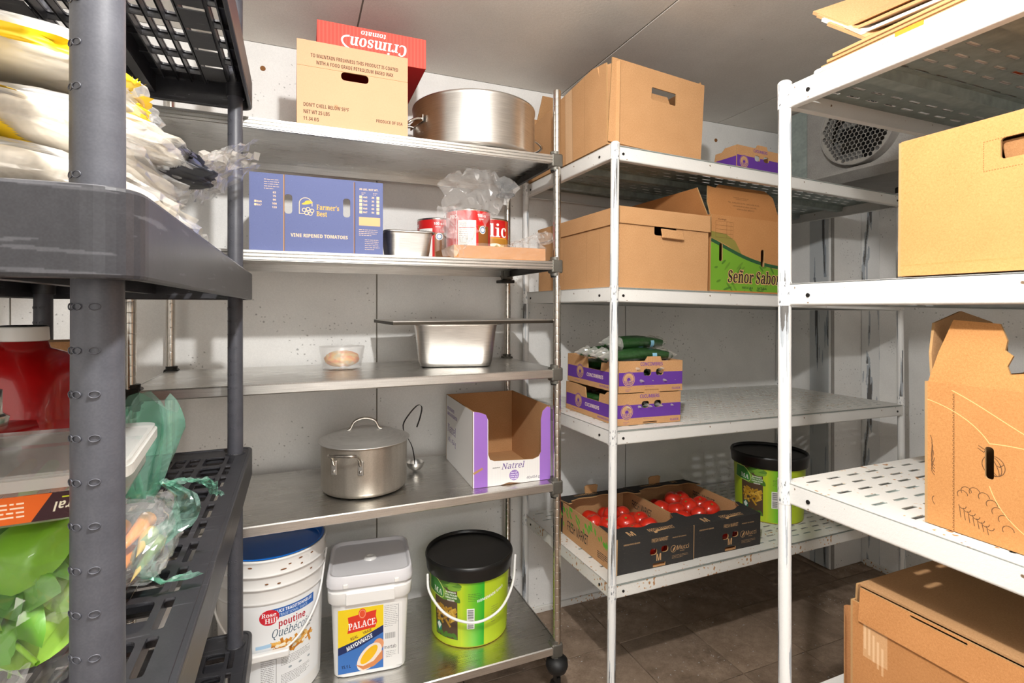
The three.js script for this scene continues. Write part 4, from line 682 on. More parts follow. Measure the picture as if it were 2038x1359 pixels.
{
  const w = 0.335, h = 0.265, d = 0.4;
  const f = print(w, h, 2600, (x) => {
    const gr = '#6fae2e'; x.beginPath(); x.moveTo(0, h * 0.36); x.bezierCurveTo(w * 0.25, h * 0.42, w * 0.5, h * 0.62, w, h * 0.66); x.lineTo(w, h); x.lineTo(0, h); x.fillStyle = gr; x.fill();
    poly(x, '#8a8a45', [[0, h * 0.22], [w * 0.2, h * 0.24], [w * 0.33, h * 0.32], [w * 0.46, h * 0.55], [w * 0.4, h * 0.52], [w * 0.25, h * 0.4], [0, h * 0.3]]);
    x.beginPath(); x.moveTo(0, h * 0.33); x.bezierCurveTo(w * 0.25, h * 0.42, w * 0.5, h * 0.6, w, h * 0.63); x.lineWidth = 0.012; x.strokeStyle = '#1f5a38'; x.stroke();
    reseed(6); for (let i = 0; i < 26; i++) disc(x, ['rgba(70,120,30,0.7)', 'rgba(90,140,40,0.7)', 'rgba(50,100,30,0.6)'][i % 3], rnd(0.01, w), rnd(h * 0.6, h), rnd(0.006, 0.022), 0.004, rnd(-1, 1)); rect(x, '#b98552', 0, h * 0.975, w, h * 0.03);
    text(x, 'Señor Sabor', w * 0.62, h * 0.79, 0.058, { c: '#1c1a16', f: 'serif', skew: -0.12, sx: 0.72, stroke: '#d9b58a', sw: 10 }); text(x, 'FRESCURA   ✿   NATURAL', w * 0.62, h * 0.93, 0.012, { c: '#173a1c', sx: 0.9 });
    x.strokeStyle = '#6a4a2c'; x.lineWidth = 0.0008; for (let i = 0; i < 4; i++) { x.strokeRect(0.02, h * 0.08 + i * 0.014, 0.08, 0.014); } x.strokeRect(0.07, h * 0.08, 0.02, 0.056); text(x, 'Peso/Weight', 0.05, h * 0.055, 0.006, { c: '#4a3020' });
  });
  const fl = print(w, 0.14, 2200, (x) => { ['Importado y distribuido por', 'Producto de México'].forEach((s, i) => text(x, s, w * 0.5, 0.05 + i * 0.007, 0.006, { c: DARK, w: 'normal' })); ['TEL. (646) 435.55.70 / (642) 458.42.40', 'ventas@senorsabor.com.mx', 'HORTALIZAS MÉXICO'].forEach((s, i) => text(x, s, w * 0.52, 0.075 + i * 0.014, 0.009, { c: DARK, w: 'normal' })); }); fl.color.set(0xe9d3b4);
  const t = thing('produce_box', 'open brown and green vegetable carton beside the archive box', 'box'); on2(t, 1, 0.596, 0.235, 0.0);
  carton(t, w, h, d, { front: f, color: 0xe9d3b4, frontOpt: { holes: [[0.045, 0.137, 0.016, 0.062], [0.245, 0.127, 0.018, 0.062]] } }); f.color.set(0xf4e4cc);
  sheet('top_flap', t, w, 0.125, fl, [0, h, d / 2 - 0.004], 0, { rx: -0.32, outline: [[0, 0], [w, 0], [w, 0.1], [w * 0.9, 0.125], [w * 0.22, 0.125], [w * 0.16, 0.108], [0.02, 0.115], [0, 0.05]] });
  sheet('side_flap', t, d * 0.9, 0.1, kraft(d, 0.1, 0xe9d3b4), [-w / 2, h, 0], -Math.PI / 2, { rx: 0.5 });
}
// ---------- third shelf: stacked cucumber cartons and wrapped cucumbers ----------
on2(cukeBox('lower purple-banded CUCUMBERS carton of the stack on the white shelf', 'CUCUMBERS', 'GREENHOUSE GROWN'), 2, 0.181, 0.208, -0.02);
on2(cukeBox('upper purple-banded CONCOMBRES carton of the stack, cucumbers on top', 'CONCOMBRES', 'CULTIVÉS EN SERRE'), 2, 0.187, 0.206, -0.02, 0.103);
{
  const cuke = (() => { const N = 60, K = 14, P = [], I = []; const g = new THREE.BufferGeometry(); for (let i = 0; i <= N; i++) { const t = i / N, r = 0.0185 * Math.pow(Math.sin(Math.PI * Math.min(1, Math.max(0, t * 0.985 + 0.008))), 0.28); for (let k = 0; k < K; k++) { const a = k / K * Math.PI * 2, rr = r * (1 + 0.06 * Math.cos(a * 7) + 0.04 * nz(t * 9, a, 2)); P.push((t - 0.5) * 0.3, Math.cos(a) * rr + Math.sin(t * Math.PI) * 0.006, Math.sin(a) * rr + nz(t * 2, 1, 1) * 0.006); } if (i) for (let k = 0; k < K; k++) { const A = (i - 1) * K + k, B = (i - 1) * K + (k + 1) % K; I.push(A, A + K, B, B, A + K, B + K); } } g.setAttribute('position', new THREE.Float32BufferAttribute(P, 3)); g.setIndex(I); g.computeVertexNormals(); return g; })();
  const skin = field(256, (u, v, n) => { const t = n(14, 2) * 20 + rnd(-8, 8) + nz(u * 8, v * 60, 2) * 14; return [clamp(32 + t), clamp(72 + t), clamp(30 + t)]; });
  const green = phy({ map: tex(skin, true, [7, 7]), roughness: 0.45, clearcoat: 0.8, clearcoatRoughness: 0.1 });
  const proto = thing('cucumber', 'film-wrapped green cucumber lying on the upper cucumber carton', 'cucumber', [0, 0, 0], 0, 'cucumbers on the upper carton');
  part('flesh', boxUV(cuke), green, proto); for (const e of [-1, 1]) part('wrap_end', (() => { const g = new THREE.ConeGeometry(0.021, 0.06, 14, 6, true), P = g.attributes.position; for (let i = 0; i < P.count; i++) { const k = 1 + 0.4 * nz(P.getX(i) * 120, P.getY(i) * 60, P.getZ(i) * 120); P.setXYZ(i, P.getX(i) * k, P.getY(i), P.getZ(i) * k); } g.rotateZ(-e * Math.PI / 2); g.translate(e * 0.145, 0.003, 0); return boxUV(g); })(), M.crinkleHazy, proto);
  part('sticker', (() => { const g = new THREE.CylinderGeometry(0.0206, 0.0206, 0.02, 12, 1, true, 0, 1.3); g.rotateZ(Math.PI / 2); g.rotateX(0.9); g.translate(0.05, 0.004, 0); return g; })(), std({ color: 0x8fc4de, roughness: 0.4, side: THREE.DoubleSide }), proto);
  const H = Math.PI / 2, top = [[0.1, 0.21, H, 0.045], [0.145, 0.2, H, 0.046], [0.19, 0.21, H, 0.045], [0.235, 0.2, H, 0.046], [0.28, 0.21, H, 0.045], [0.12, 0.2, H + 0.06, 0.085], [0.17, 0.21, H - 0.04, 0.086], [0.225, 0.2, H, 0.085], [0.17, 0.085, 0.1, 0.126], [0.18, 0.127, 0.03, 0.127], [0.19, 0.172, 0.12, 0.128], [0.185, 0.217, 0.16, 0.127], [0.19, 0.262, 0.1, 0.127], [0.22, 0.15, 0.3, 0.163], [0.225, 0.2, 0.26, 0.164]];
  const say = ['film-wrapped cucumber packed inside the upper cucumber carton', 'film-wrapped cucumber lying across the top of the upper cucumber carton'];
  top.forEach(([u, w, a, l], i) => { const c = i ? dup(proto) : proto, up = l > 0.1 ? 1 : 0; c.userData.label = say[up]; c.userData.group = ['cucumbers inside the upper carton', 'cucumbers across the upper carton'][up]; on2(c, 2, u, w, a, 0.103 + l - 0.016); });
  for (let i = 0; i < 5; i++) { const c = dup(proto, 'film-wrapped cucumber inside the lower cucumber carton', null, null); c.userData.group = 'cucumbers in the lower carton'; on2(c, 2, 0.095 + i * 0.043, 0.205, H, 0.05); }
}
// ---------- bottom shelf of the far-wall rack: tomato cartons ----------
const leaf = (x, c, a, b, l, w, r) => { x.save(); x.translate(a, b); x.rotate(r); x.beginPath(); x.moveTo(-l, 0); x.quadraticCurveTo(0, -w, l, 0); x.quadraticCurveTo(0, w, -l, 0); x.fillStyle = c; x.fill(); x.restore(); };
const memo = {}; const once = (k, f) => (memo[k] ??= f());
function tomatoCarton(label, u) {
  const w = 0.31, h = 0.112, d = 0.40, K = '#2b2927', TAN = '#c49a6a', t = thing('tomato_carton', label, 'box');
  const dark = (x, a, b) => { rect(x, K, 0, 0, a, b); reseed(8); for (let i = 0; i < 260; i++) rect(x, 'rgba(150,120,90,0.22)', rnd(0, a), rnd(0, b), rnd(0.002, 0.008), 0.0006); };
  const f = once('tf', () => print(w, h, 2600, (x) => { dark(x, w, h); rect(x, TAN, 0, 0, 0.006, h); text(x, 'FRESH MARKET', 0.17, 0.024, 0.016, { c: TAN, sx: 0.62, w: 'normal', stroke: TAN, sw: 2 }); text(x, 'GREENHOUSE GROWN', 0.06, 0.022, 0.006, { c: TAN }); text(x, 'PRODUCT OF CANADA', 0.25, 0.026, 0.0055, { c: TAN });
    text(x, 'M', 0.166, 0.08, 0.032, { c: TAN, sx: 0.8 }); ring(x, TAN, 0.226, 0.063, 0.011, 0.0014); leaf(x, TAN, 0.228, 0.064, 0.01, 0.006, -1); text(x, 'Mucci', 0.239, 0.062, 0.02, { c: TAN, a: 'left', w: 'normal' }); text(x, 'F A R M S', 0.262, 0.074, 0.0045, { c: TAN }); lines(x, TAN, 0.22, 0.085, 0.075, 3, 0.0042, 0.001); }));
  const side = once('ts', () => print(d - 0.008, h, 2000, (x) => { const D = d - 0.008; rect(x, K, 0, 0, 0.055, h); text(x, 'M', 0.03, 0.05, 0.04, { c: TAN, rot: -0.3 }); reseed(14); for (let i = 0; i < 34; i++) leaf(x, '#5fae35', 0.03 + rnd(0, D * 0.98), rnd(0, 0.05) + (i % 5 === 0 ? 0.03 : 0), rnd(0.008, 0.017), rnd(0.006, 0.011), rnd(0.4, 1.4)); text(x, 'FRESH MARKET', 0.16, 0.07, 0.046, { c: K, sx: 0.46, w: 'normal', stroke: K, sw: 2 }); lines(x, K, 0.29, 0.075, 0.07, 4, 0.006, 0.0028); }));
  const inside = once('ti', () => print(d - 0.008, h, 1600, (x) => { reseed(15); for (let i = 0; i < 10; i++) leaf(x, '#4c9a35', rnd(0, 0.2), rnd(0, 0.05), 0.012, 0.008, rnd(0, 2)); text(x, 'FRESH MARKET', d * 0.62, 0.04, 0.036, { c: K, sx: 0.5, w: 'normal', stroke: K, sw: 2 }); }));
  const inside2 = once('tj', () => print(d - 0.008, h, 1600, (x, a, b) => { x.translate(a, 0); x.scale(-1, 1); text(x, 'FRESH MARKET', d * 0.3, 0.04, 0.036, { c: K, sx: 0.5, w: 'normal', stroke: K, sw: 2 }); }));
  carton(t, w, h, d, { front: f, left: side, right: side, backMat: f, frontOpt: { holes: [[0.145, 0.052, 0.028, 0.02], [0.19, 0.055, 0.028, 0.02], [0.168, 0.008, 0.05, 0.012, 0.003]] }, leftOpt: { back: inside }, rightOpt: { back: inside2 } });
  // wavy top ledges front and back
  const ledge = (back) => { const wv = []; for (let i = 0; i <= 24; i++) { const q = i / 24; wv.push([w * (1 - q), 0.072 - 0.018 * Math.sin(q * Math.PI) + 0.006 * Math.sin(q * 19) + (q < 0.08 || q > 0.92 ? 0.03 : 0)]); } return [[0, 0], [w, 0], ...wv]; };
  const lm = () => once('tl', () => print(w, 0.11, 2400, (x, a, b) => { dark(x, a, b); text(x, 'M', 0.07, 0.09, 0.038, { c: TAN, sx: 0.9 }); text(x, 'FRESH MARKET', 0.19, 0.091, 0.026, { c: TAN, sx: 0.6, w: 'normal', stroke: TAN, sw: 2 }); poly(x, TAN, [[0.15, 0.11], [0.152, 0.1], [0.17, 0.094], [0.22, 0.094], [0.2, 0.099], [0.165, 0.103], [0.16, 0.11]]); }));
  sheet('front_ledge', t, w, 0.11, lm(), [0, h, d / 2], 0, { rx: -Math.PI / 2 + 0.06, outline: ledge() }); sheet('back_ledge', t, w, 0.11, lm(), [0, h, -d / 2], Math.PI, { rx: -Math.PI / 2 + 0.12, outline: ledge() });
  sheet('lock_tab', t, 0.06, 0.032, kraft(0.06, 0.03), [0.0, h, -d / 2 + 0.004], 0, { rx: 0.05, outline: [[0.004, 0], [0.056, 0], [0.06, 0.028], [0.05, 0.032], [0.01, 0.032], [0, 0.026]] });
  return on2(t, 3, u, 0.238, -0.012);
}
tomatoCarton('black carton of tomatoes with green leaf print at the corner of the white rack', 0.202);
tomatoCarton('black carton of tomatoes between the corner carton and the pickle pail', 0.512);
{
  const g = new THREE.SphereGeometry(0.035, 28, 20), P = g.attributes.position; for (let i = 0; i < P.count; i++) { const x = P.getX(i), y = P.getY(i), z = P.getZ(i), a = Math.atan2(z, x), r = Math.hypot(x, z) / 0.035; P.setXYZ(i, x * (1 + 0.035 * Math.cos(a * 5)), y * (y > 0 ? 0.9 - 0.16 * Math.exp(-r * r * 14) : 0.86), z * (1 + 0.035 * Math.cos(a * 5))); } g.computeVertexNormals();
  const skin = field(256, (u, v, n) => { const t = n(5, 3) * 22; return [clamp(206 + t), clamp(42 + t * 0.9), clamp(24 + t * 0.3)]; });
  const red = phy({ map: tex(skin), roughness: 0.3, clearcoat: 0.7, clearcoatRoughness: 0.12 });
  let first; reseed(77);
  const fill = (u0, lab, grp, spots) => spots.forEach(([u, w, l, s, a]) => {
    let c; if (!first) { c = first = thing('tomato', lab, 'tomato', [0, 0, 0], 0, grp); part('flesh', boxUV(g, 0.1), red, c); part('stem_scar', (() => { const q = new THREE.CircleGeometry(0.004, 10); q.rotateX(-Math.PI / 2); q.translate(0, 0.0268, 0); return q; })(), std({ color: 0x6f7a2c, roughness: 0.9 }), c); }
    else { c = dup(first, lab); c.userData.group = grp; }
    on2(c, 3, u0 + u, w, rnd(0, 6), l); c.scale.setScalar(s); c.rotation.x = rnd(-0.5, 0.5) * 1.2; c.rotation.z = rnd(-0.5, 0.5);
  });
  const spots = []; for (let i = 0; i < 4; i++) for (let j = 0; j < 5; j++) spots.push([0.053 + i * 0.066 + (j % 2) * 0.012, 0.09 + j * 0.071, 0.036 + rnd(0, 0.006), rnd(0.88, 0.99), 0]);
  const top = [[0.06, 0.26, 0.075, 0.92], [0.09, 0.215, 0.078, 0.95], [0.155, 0.2, 0.082, 0.98], [0.14, 0.13, 0.08, 0.9], [0.205, 0.14, 0.085, 1.0], [0.225, 0.21, 0.078, 0.92], [0.15, 0.28, 0.082, 0.94], [0.07, 0.155, 0.074, 0.9], [0.2, 0.29, 0.075, 0.9]];
  const box = top.map((q) => q);
  fill(0.047, 'round red tomato in the corner black carton with leaf print', 'tomatoes in the corner carton', [...spots, ...top]);
  fill(0.357, 'round red tomato in the black carton next to the pickle pail', 'tomatoes in the carton by the pail', [...spots, ...top.map(([u, w, l, s]) => [u + 0.004, w + 0.035 * (u > 0.1 ? 1 : 0.4), l + 0.003, s * 1.04])]);
}
// ---------- cooling unit on the end wall ----------
{
  const t = thing('cooling_unit', 'grey ceiling cooler with a round honeycomb fan guard', 'cooler unit', [2.15, 1.86, -1.44]);
  const L = 0.74, H = CEIL - 1.86 - 0.004, z0 = -0.37;
  const face = new THREE.Shape([[-L / 2, 0], [L / 2, 0], [L / 2, H], [-L / 2, H]].map(([a, b]) => new THREE.Vector2(a, b)));
  const hole2 = new THREE.Path(); hole2.absarc(0.012, 0.16, 0.15, 0, Math.PI * 2, true); face.holes.push(hole2);
  const fg = extrude(face, 0.003, { curveSegments: 40 }); fg.rotateY(-Math.PI / 2); part('front_panel', boxUV(fg), M.greyEnamel, t, [0.003, 0, 0]);
  part('casing', merge([bx(0.4, 0.003, L, 0.203, H - 0.002, 0), bx(0.4, H, 0.003, 0.203, H / 2, -L / 2 + 0.0015), bx(0.4, H, 0.003, 0.203, H / 2, L / 2 - 0.0015), bx(0.003, H, L, 0.4, H / 2, 0)]), M.greyEnamel, t);
  part('end_plate', bx(0.003, H - 0.01, 0.13, -0.0025, H / 2, -L / 2 + 0.066), M.galv, t).userData.label = 'mottled galvanised plate beside the fan';
  part('drip_pan', (() => { const s = new THREE.Shape([[-0.03, 0], [0.42, -0.03], [0.42, -0.05], [0.02, -0.045], [-0.03, -0.014]].map(([a, b]) => new THREE.Vector2(a, b))); const g = extrude(s, L + 0.02); g.translate(0, 0, -(L + 0.02) / 2); return boxUV(g); })(), M.greyEnamel, t, [0, -0.002, 0]);
  const zc = 0.012, yc = 0.16;
  part('fan_ring', (() => { const g = lathe([[0.15, -0.03], [0.157, -0.03], [0.156, 0.04], [0.154, 0.042], [0.152, 0.04], [0.15, -0.03]], 64); g.rotateZ(Math.PI / 2); return g; })(), M.greyEnamel, t, [-0.004, yc, zc]);
  // honeycomb guard
  const guard = new THREE.Shape(); guard.absarc(0, 0, 0.1525, 0, Math.PI * 2, false); const R = 0.0098, sx = 0.0185, sy = 0.016;
  for (let j = -10; j <= 10; j++) for (let i = -9; i <= 9; i++) { const a = (i + (j & 1 ? 0.5 : 0)) * sx, b = j * sy; if (Math.hypot(a, b) > 0.142) continue; const p = new THREE.Path(); for (let k = 0; k < 6; k++) { const q = Math.PI / 6 + k * Math.PI / 3, r = R * 0.985; k ? p.lineTo(a + Math.cos(q) * r, b + Math.sin(q) * r) : p.moveTo(a + Math.cos(q) * r, b + Math.sin(q) * r); } p.closePath(); guard.holes.push(p); }
  const gg = extrude(guard, 0.003, { curveSegments: 32 }); gg.rotateY(-Math.PI / 2); part('honeycomb_guard', boxUV(gg), std({ color: 0xa9a69f, roughness: 0.5, metalness: 0.4 }), t, [-0.036, yc, zc]);
  const hub = part('fan', (() => { const g = new THREE.CylinderGeometry(0.03, 0.03, 0.05, 20); g.rotateZ(Math.PI / 2); return g; })(), M.rubber, t, [0.03, yc, zc]);
  for (let k = 0; k < 4; k++) { const b = part('fan_blade', rbx(0.006, 0.1, 0.07, 0.003, 0, 0.07, 0), M.rubber, hub); b.rotation.set(k * Math.PI / 2, 0.5, 0, 'XYZ'); }
  part('back_plate', bx(0.004, H - 0.02, L - 0.02, 0.2, H / 2, 0), M.greyEnamel, t);
}
// ---------- near white rack: top shelf, flattened boards ----------
{
  const bd = (name, lab, w, d, mat, p, ry, rx, rz, back) => { const t = thing(name, lab, 'cardboard', p, ry); t.rotation.x = rx; t.rotation.z = rz; part('board', board(w, d, 0.006), [mat, back ?? kraft(w, d), M.edge], t).rotation.x = -Math.PI / 2; return t; };
  const whiteB = print(0.9, 0.56, 700, (x) => { rect(x, '#e6e8e6', 0, 0, 0.9, 0.56); rect(x, '#c9541c', 0.2, 0.1, 0.3, 0.12); }, false);
  // flat sheets lie on the shelf with the west edge at the rim
  const y0 = S3[0] + 0.001;
  const t0 = thing('flat_carton', 'white printed flattened carton with orange mark lying on the near rack top', 'cardboard', [0.962, y0, -0.2]);
  part('board', rbx(0.9, 0.016, 0.54, 0.006, 0.45, 0.008, -0.27), std({ map: tex(canvas(512, 512, (x) => { x.fillStyle = '#e9eae8'; x.fillRect(0, 0, 512, 512); x.fillStyle = '#c9541c'; x.fillRect(200, 180, 150, 60); }), true, [1.2, 1.2]), roughness: 0.5 }), t0);
  part('orange_mark', bx(0.002, 0.014, 0.045, -0.0005, 0.008, -0.36), std({ color: 0xf08018, roughness: 0.6 }), t0);
  [[0.9, 0.53, 0.017, 0.004], [0.88, 0.515, 0.0225, 0.0], [0.86, 0.5, 0.028, -0.004]].forEach(([a, b, y, o], i) => { const t = thing('flat_carton', ['lowest thin brown flattened board right above the white carton', 'middle brown flattened board of the pile on the near rack', 'upper brown flattened board of the pile on the near rack'][i], 'cardboard', [0.97 + o, y0 + y, -0.2]); part('board', bx(a, 0.005, b, a / 2, 0.0025, -b / 2), [M.edge, M.edge, M.kraft, M.kraft, M.edge, M.edge], t); });
  // folded cartons propped up on the pile: boards given by their corners, with thickness
  const quad = (pts, th) => { const v = pts.map((p) => new THREE.Vector3(...p)), n = new THREE.Vector3().crossVectors(v[1].clone().sub(v[0]), v[2].clone().sub(v[0])).normalize().multiplyScalar(th), P = [], I = []; for (const q of v) P.push(...q.toArray()); for (const q of v) P.push(...q.clone().add(n).toArray()); const k = v.length; for (let i = 1; i < k - 1; i++) I.push(0, i + 1, i, k, k + i, k + i + 1); for (let i = 0; i < k; i++) { const j = (i + 1) % k; I.push(i, j, k + j, i, k + j, k + i); } const g = new THREE.BufferGeometry(); g.setAttribute('position', new THREE.Float32BufferAttribute(P, 3)); g.setIndex(I); const q = boxUV(g); q.computeVertexNormals(); return q; };
  const prop = (lab, o, m, dz) => { const t = thing('folded_carton', lab, 'cardboard', [0.98, y0 + 0.034, -0.44]); const A = (e, h, n) => [e - 0.98 + o[0], h - y0 - 0.034 + o[1], -n + 0.44 + o[2]]; part('board', quad([A(0.968, 1.776, 0.638), A(0.968, 1.84, 0.712), A(1.34, 1.99, 0.62), A(1.38, 1.9, 0.32), A(1.0, 1.778, 0.42)], 0.006), m, t); return t; };
  const p1 = prop('brown folded carton with clear tape propped up on the pile of boards', [0, 0, 0], M.kraft);
  part('tape', quad([[-0.012, 0.01, -0.206], [-0.012, 0.04, -0.238], [0.1, 0.085, -0.225], [0.1, 0.055, -0.18]].map(([a, b, c]) => [a - 0.0012, b - 0.001, c + 0.0008]), 0.0006), phy({ color: 0xeed6b4, roughness: 0.2, transmission: 0.25, thickness: 0 }), p1);
  prop('white-lined folded carton tucked behind the taped one', [0.006, 0.018, -0.016], std({ color: 0xe4e3de, roughness: 0.7 }));
  prop('second brown folded carton behind the white-lined one', [0.01, 0.034, -0.03], M.kraft);
  prop('rearmost brown folded carton of the propped bundle', [0.012, 0.046, -0.04], M.kraft);
}
// second shelf: big plain carton
{
  const w = 0.5, h = 0.236, d = 0.42;
  const f = print(d, h, 1500, (x) => { rect(x, 'rgba(150,100,40,0.12)', 0, h - 0.02, d, 0.003); x.strokeStyle = 'rgba(110,75,40,0.7)'; x.lineWidth = 0.0012; x.setLineDash([0.002, 0.0016]); x.strokeRect(0.122, 0.034, 0.12, 0.046); });
  f.color.set(0xfff0d2);
  const t = thing('cardboard_box', 'golden brown carton with a folded hand slot on the near white rack', 'box', [0.985 + w / 2, S3[1] + 0.002, -0.592 + d / 2]);
  carton(t, w, h, d, { left: f, color: 0xfff0d2, leftOpt: { holes: [[0.19, 0.186, 0.098, 0.032, 0.006]] } }); t.rotation.z = -0.012;
  part('hand_flap', bx(0.004, 0.036, 0.098), M.kraftPale, t, [-w / 2 + 0.02, 0.184, -0.02], [0, 0, 0.5]);
  for (const s of [-1, 1]) part('top_flap', bx(w - 0.01, 0.004, d / 2 - 0.003, 0, h + 0.001, s * d / 4), M.kraftPale, t);
}
// third shelf: vegetable carton with torn flaps
{
  const w = 0.46, h = 0.238, d = 0.36, I = 'rgba(70,50,35,0.9)';
  const f = print(d - 0.008, h, 2600, (x, W) => {
    const st = (fn) => { x.strokeStyle = I; x.lineWidth = 0.0009; x.beginPath(); fn(); x.stroke(); };
    for (let i = 0; i < 60; i++) rect(x, 'rgba(90,60,30,0.8)', 0.0365 + i % 2 * 0.0008, 0.016 + i * 0.0037, 0.0014, 0.0026); rect(x, 'rgba(100,70,40,0.5)', 0.0385, 0.014, 0.0006, h);
    // broccoli outline
    st(() => { const c = [[0.05, 0.175], [0.055, 0.168], [0.066, 0.166], [0.078, 0.17], [0.088, 0.178], [0.095, 0.187], [0.103, 0.196], [0.108, 0.21]]; c.forEach(([a, b], i) => { x.moveTo(a + 0.007, b); x.arc(a, b, 0.007, 0, -Math.PI * 1.2, true); }); });
    st(() => { for (let i = 0; i < 7; i++) { const a = 0.05 + i * 0.006, b = 0.192 + i * 0.0035; x.moveTo(a + 0.005, b); x.arc(a, b, 0.005, 0, Math.PI, false); x.moveTo(a - 0.004, b + 0.004); x.lineTo(a - 0.002, b + 0.02 - i * 0.0012); } });
    st(() => { for (let i = 0; i < 3; i++) { x.moveTo(0.098, 0.118); x.ellipse(0.09, 0.118, 0.004 + i * 0.005, 0.0155, -0.4, 0, 7); } x.moveTo(0.07, 0.095); x.lineTo(0.078, 0.1); x.lineTo(0.08, 0.096); x.lineTo(0.071, 0.091); });
    for (let k = 0; k < 3; k++) st(() => { for (let i = 0; i < 5; i++) { const a = 0.15 + k * 0.006, b = 0.19 + k * 0.012; x.moveTo(a, b + i * 0.0015); x.quadraticCurveTo(a + 0.02, b - 0.004 + i * 0.003, a + 0.042, b + 0.016 + i * 0.002); } });
    st(() => { for (let i = 0; i < 4; i++) { x.moveTo(0.004 + i * 0.002, 0.09 + i * 0.012); x.bezierCurveTo(0.012, 0.1 + i * 0.01, 0.0, 0.13 + i * 0.006, 0.011, 0.14 + i * 0.005); } x.moveTo(0.01, 0.19); x.quadraticCurveTo(0.004, 0.195, 0.011, 0.204); });
    rect(x, '#2b2521', 0.168, 0.132, 0.006, 0.018); text(x, 'S', 0.172, 0.124, 0.012, { c: '#2b2521' }); for (let i = 0; i < 4; i++) text(x, 'SALE'[i], 0.186, 0.05 + i * 0.02, 0.012, { c: '#2b2521' });
    x.strokeStyle = 'rgba(245,215,170,0.9)'; x.lineWidth = 0.0012; for (const c of [[0.035, 0.01, 0.1, 0.04, 0.13, 0.075, 0.2, 0.09], [0.0, 0.03, 0.04, 0.04, 0.07, 0.06, 0.085, 0.085], [0.085, 0.085, 0.12, 0.08, 0.17, 0.085, 0.35, 0.1], [0.085, 0.15, 0.1, 0.2, 0.13, 0.21, 0.17, 0.235]]) { x.beginPath(); x.moveTo(c[0], c[1]); x.bezierCurveTo(c[2], c[3], c[4], c[5], c[6], c[7]); x.stroke(); }
  });
  f.color.set(0xffeccb);
  const t = thing('vegetable_box', 'brown vegetable carton with torn flaps and broccoli drawings', 'box', [0.983 + w / 2, S3[2] + 0.0015, -0.548 + d / 2], 0.0);
  carton(t, w, h, d, { left: f, color: 0xffeccb, leftOpt: { holes: [[0.085, h - 0.115, 0.0115, 0.05]] } });
  const W = d - 0.01;
  sheet('torn_flap', t, W, 0.105, kraft(W, 0.1, 0xffeccb), [-w / 2, h, 0], -Math.PI / 2, { rx: -0.12, outline: [[0, 0], [W, 0], [W, 0.03], [0.13, 0.028], [0.108, 0.024], [0.104, 0.036], [0.11, 0.052], [0.1, 0.06], [0.102, 0.075], [0.092, 0.1], [0.03, 0.105], [0.012, 0.05]] });
  sheet('tall_flap', t, w * 0.5, 0.2, kraft(w, 0.2, 0xffeccb), [-w / 2 + w * 0.26, h - 0.002, -d / 2 + 0.006], Math.PI, { rx: 0.05, outline: [[0, 0], [w * 0.5, 0], [w * 0.5, 0.05], [w * 0.47, 0.1], [w * 0.3, 0.12], [w * 0.1, 0.1], [0, 0.06]] });
  sheet('back_flap', t, d * 0.8, 0.09, kraft(d, 0.1, 0xffeccb), [-w / 2 + 0.14, h - 0.01, 0.02], -Math.PI / 2, { rx: 0.2, outline: [[0, 0], [d * 0.8, 0], [d * 0.8, 0.09], [0.1, 0.085], [0.06, 0.06], [0.03, 0.05]] });
  const g = thing('leafy_greens', 'dark leafy greens inside the vegetable carton', 'vegetables', [0.983 + w / 2, S3[2] + 0.008, -0.548 + d / 2]); part('leaves', (() => { const q = new THREE.SphereGeometry(1, 40, 24), P = q.attributes.position; for (let i = 0; i < P.count; i++) { const n = 1 + 0.2 * nz(P.getX(i) * 5, P.getY(i) * 5, P.getZ(i) * 5); P.setXYZ(i, P.getX(i) * 0.19 * n, 0.085 + P.getY(i) * 0.075 * n, P.getZ(i) * 0.14 * n); } q.computeVertexNormals(); return q; })(), std({ color: 0x2c5220, roughness: 0.7 }), g);
}
// lowest shelf: lidded carton
{
  const w = 0.62, h = 0.255, d = 0.52, lid = 0.062;
  const f = print(d, h, 1300, (x) => { rect(x, 'rgba(250,240,225,0.35)', 0.02, 0.02, 0.045, 0.075); for (let i = 0; i < 5; i++) rect(x, 'rgba(255,250,240,0.4)', 0.022 + i * 0.008, 0.03 + i * 0.008, 0.004, 0.05); }); f.color.set(0xf6e2c8);
  const t = thing('lidded_box', 'large lidded brown carton on the lowest shelf of the near rack', 'box', [0.992 + w / 2, S3[3] + 0.002, -0.682 + d / 2]);
  carton(t, w, h, d, { left: f, color: 0xf6e2c8, leftOpt: { holes: [[0.16, 0.12, 0.11, 0.05, 0.006]] } });
  const a = 0.0, c = kraft(d, lid, 0xfbe6cb), L = part('lid', bx(w - 0.01, 0.004, d - 0.01, 0.012, h + 0.028, 0), [M.kraft, M.kraft, M.kraft, M.kraft, M.kraft, M.kraft], t);
  sheet('lid_side', t, d + 0.006, lid, c, [-w / 2 - 0.004, h - 0.032, 0.02], -Math.PI / 2, { rx: -0.1, holes: [[0.13, lid - 0.006, 0.085, 0.004, 0.001]] });
  sheet('lid_side', t, w, lid, c, [0.01, h - 0.032, -d / 2 + 0.0], Math.PI, { rx: -0.06 }); sheet('lid_side', t, w, lid, c, [0.01, h - 0.032, d / 2], 0); sheet('lid_side', t, d, lid, c, [w / 2 + 0.006, h - 0.032, 0], Math.PI / 2);
  part('tape_strip', bx(w - 0.02, 0.0006, 0.06, 0.012, h + 0.0304, 0.1), phy({ color: 0xe2c296, roughness: 0.15, clearcoat: 0.6 }), t);
  part('corner_flap', (() => { const g = new THREE.CylinderGeometry(0.012, 0.012, 0.2, 16, 1, true, 0, 4.4); g.translate(-w / 2 + 0.004, h - 0.12, -d / 2 - 0.002); return boxUV(g); })(), (() => { const m = M.kraftPale.clone(); m.side = THREE.DoubleSide; return m; })(), t);
}
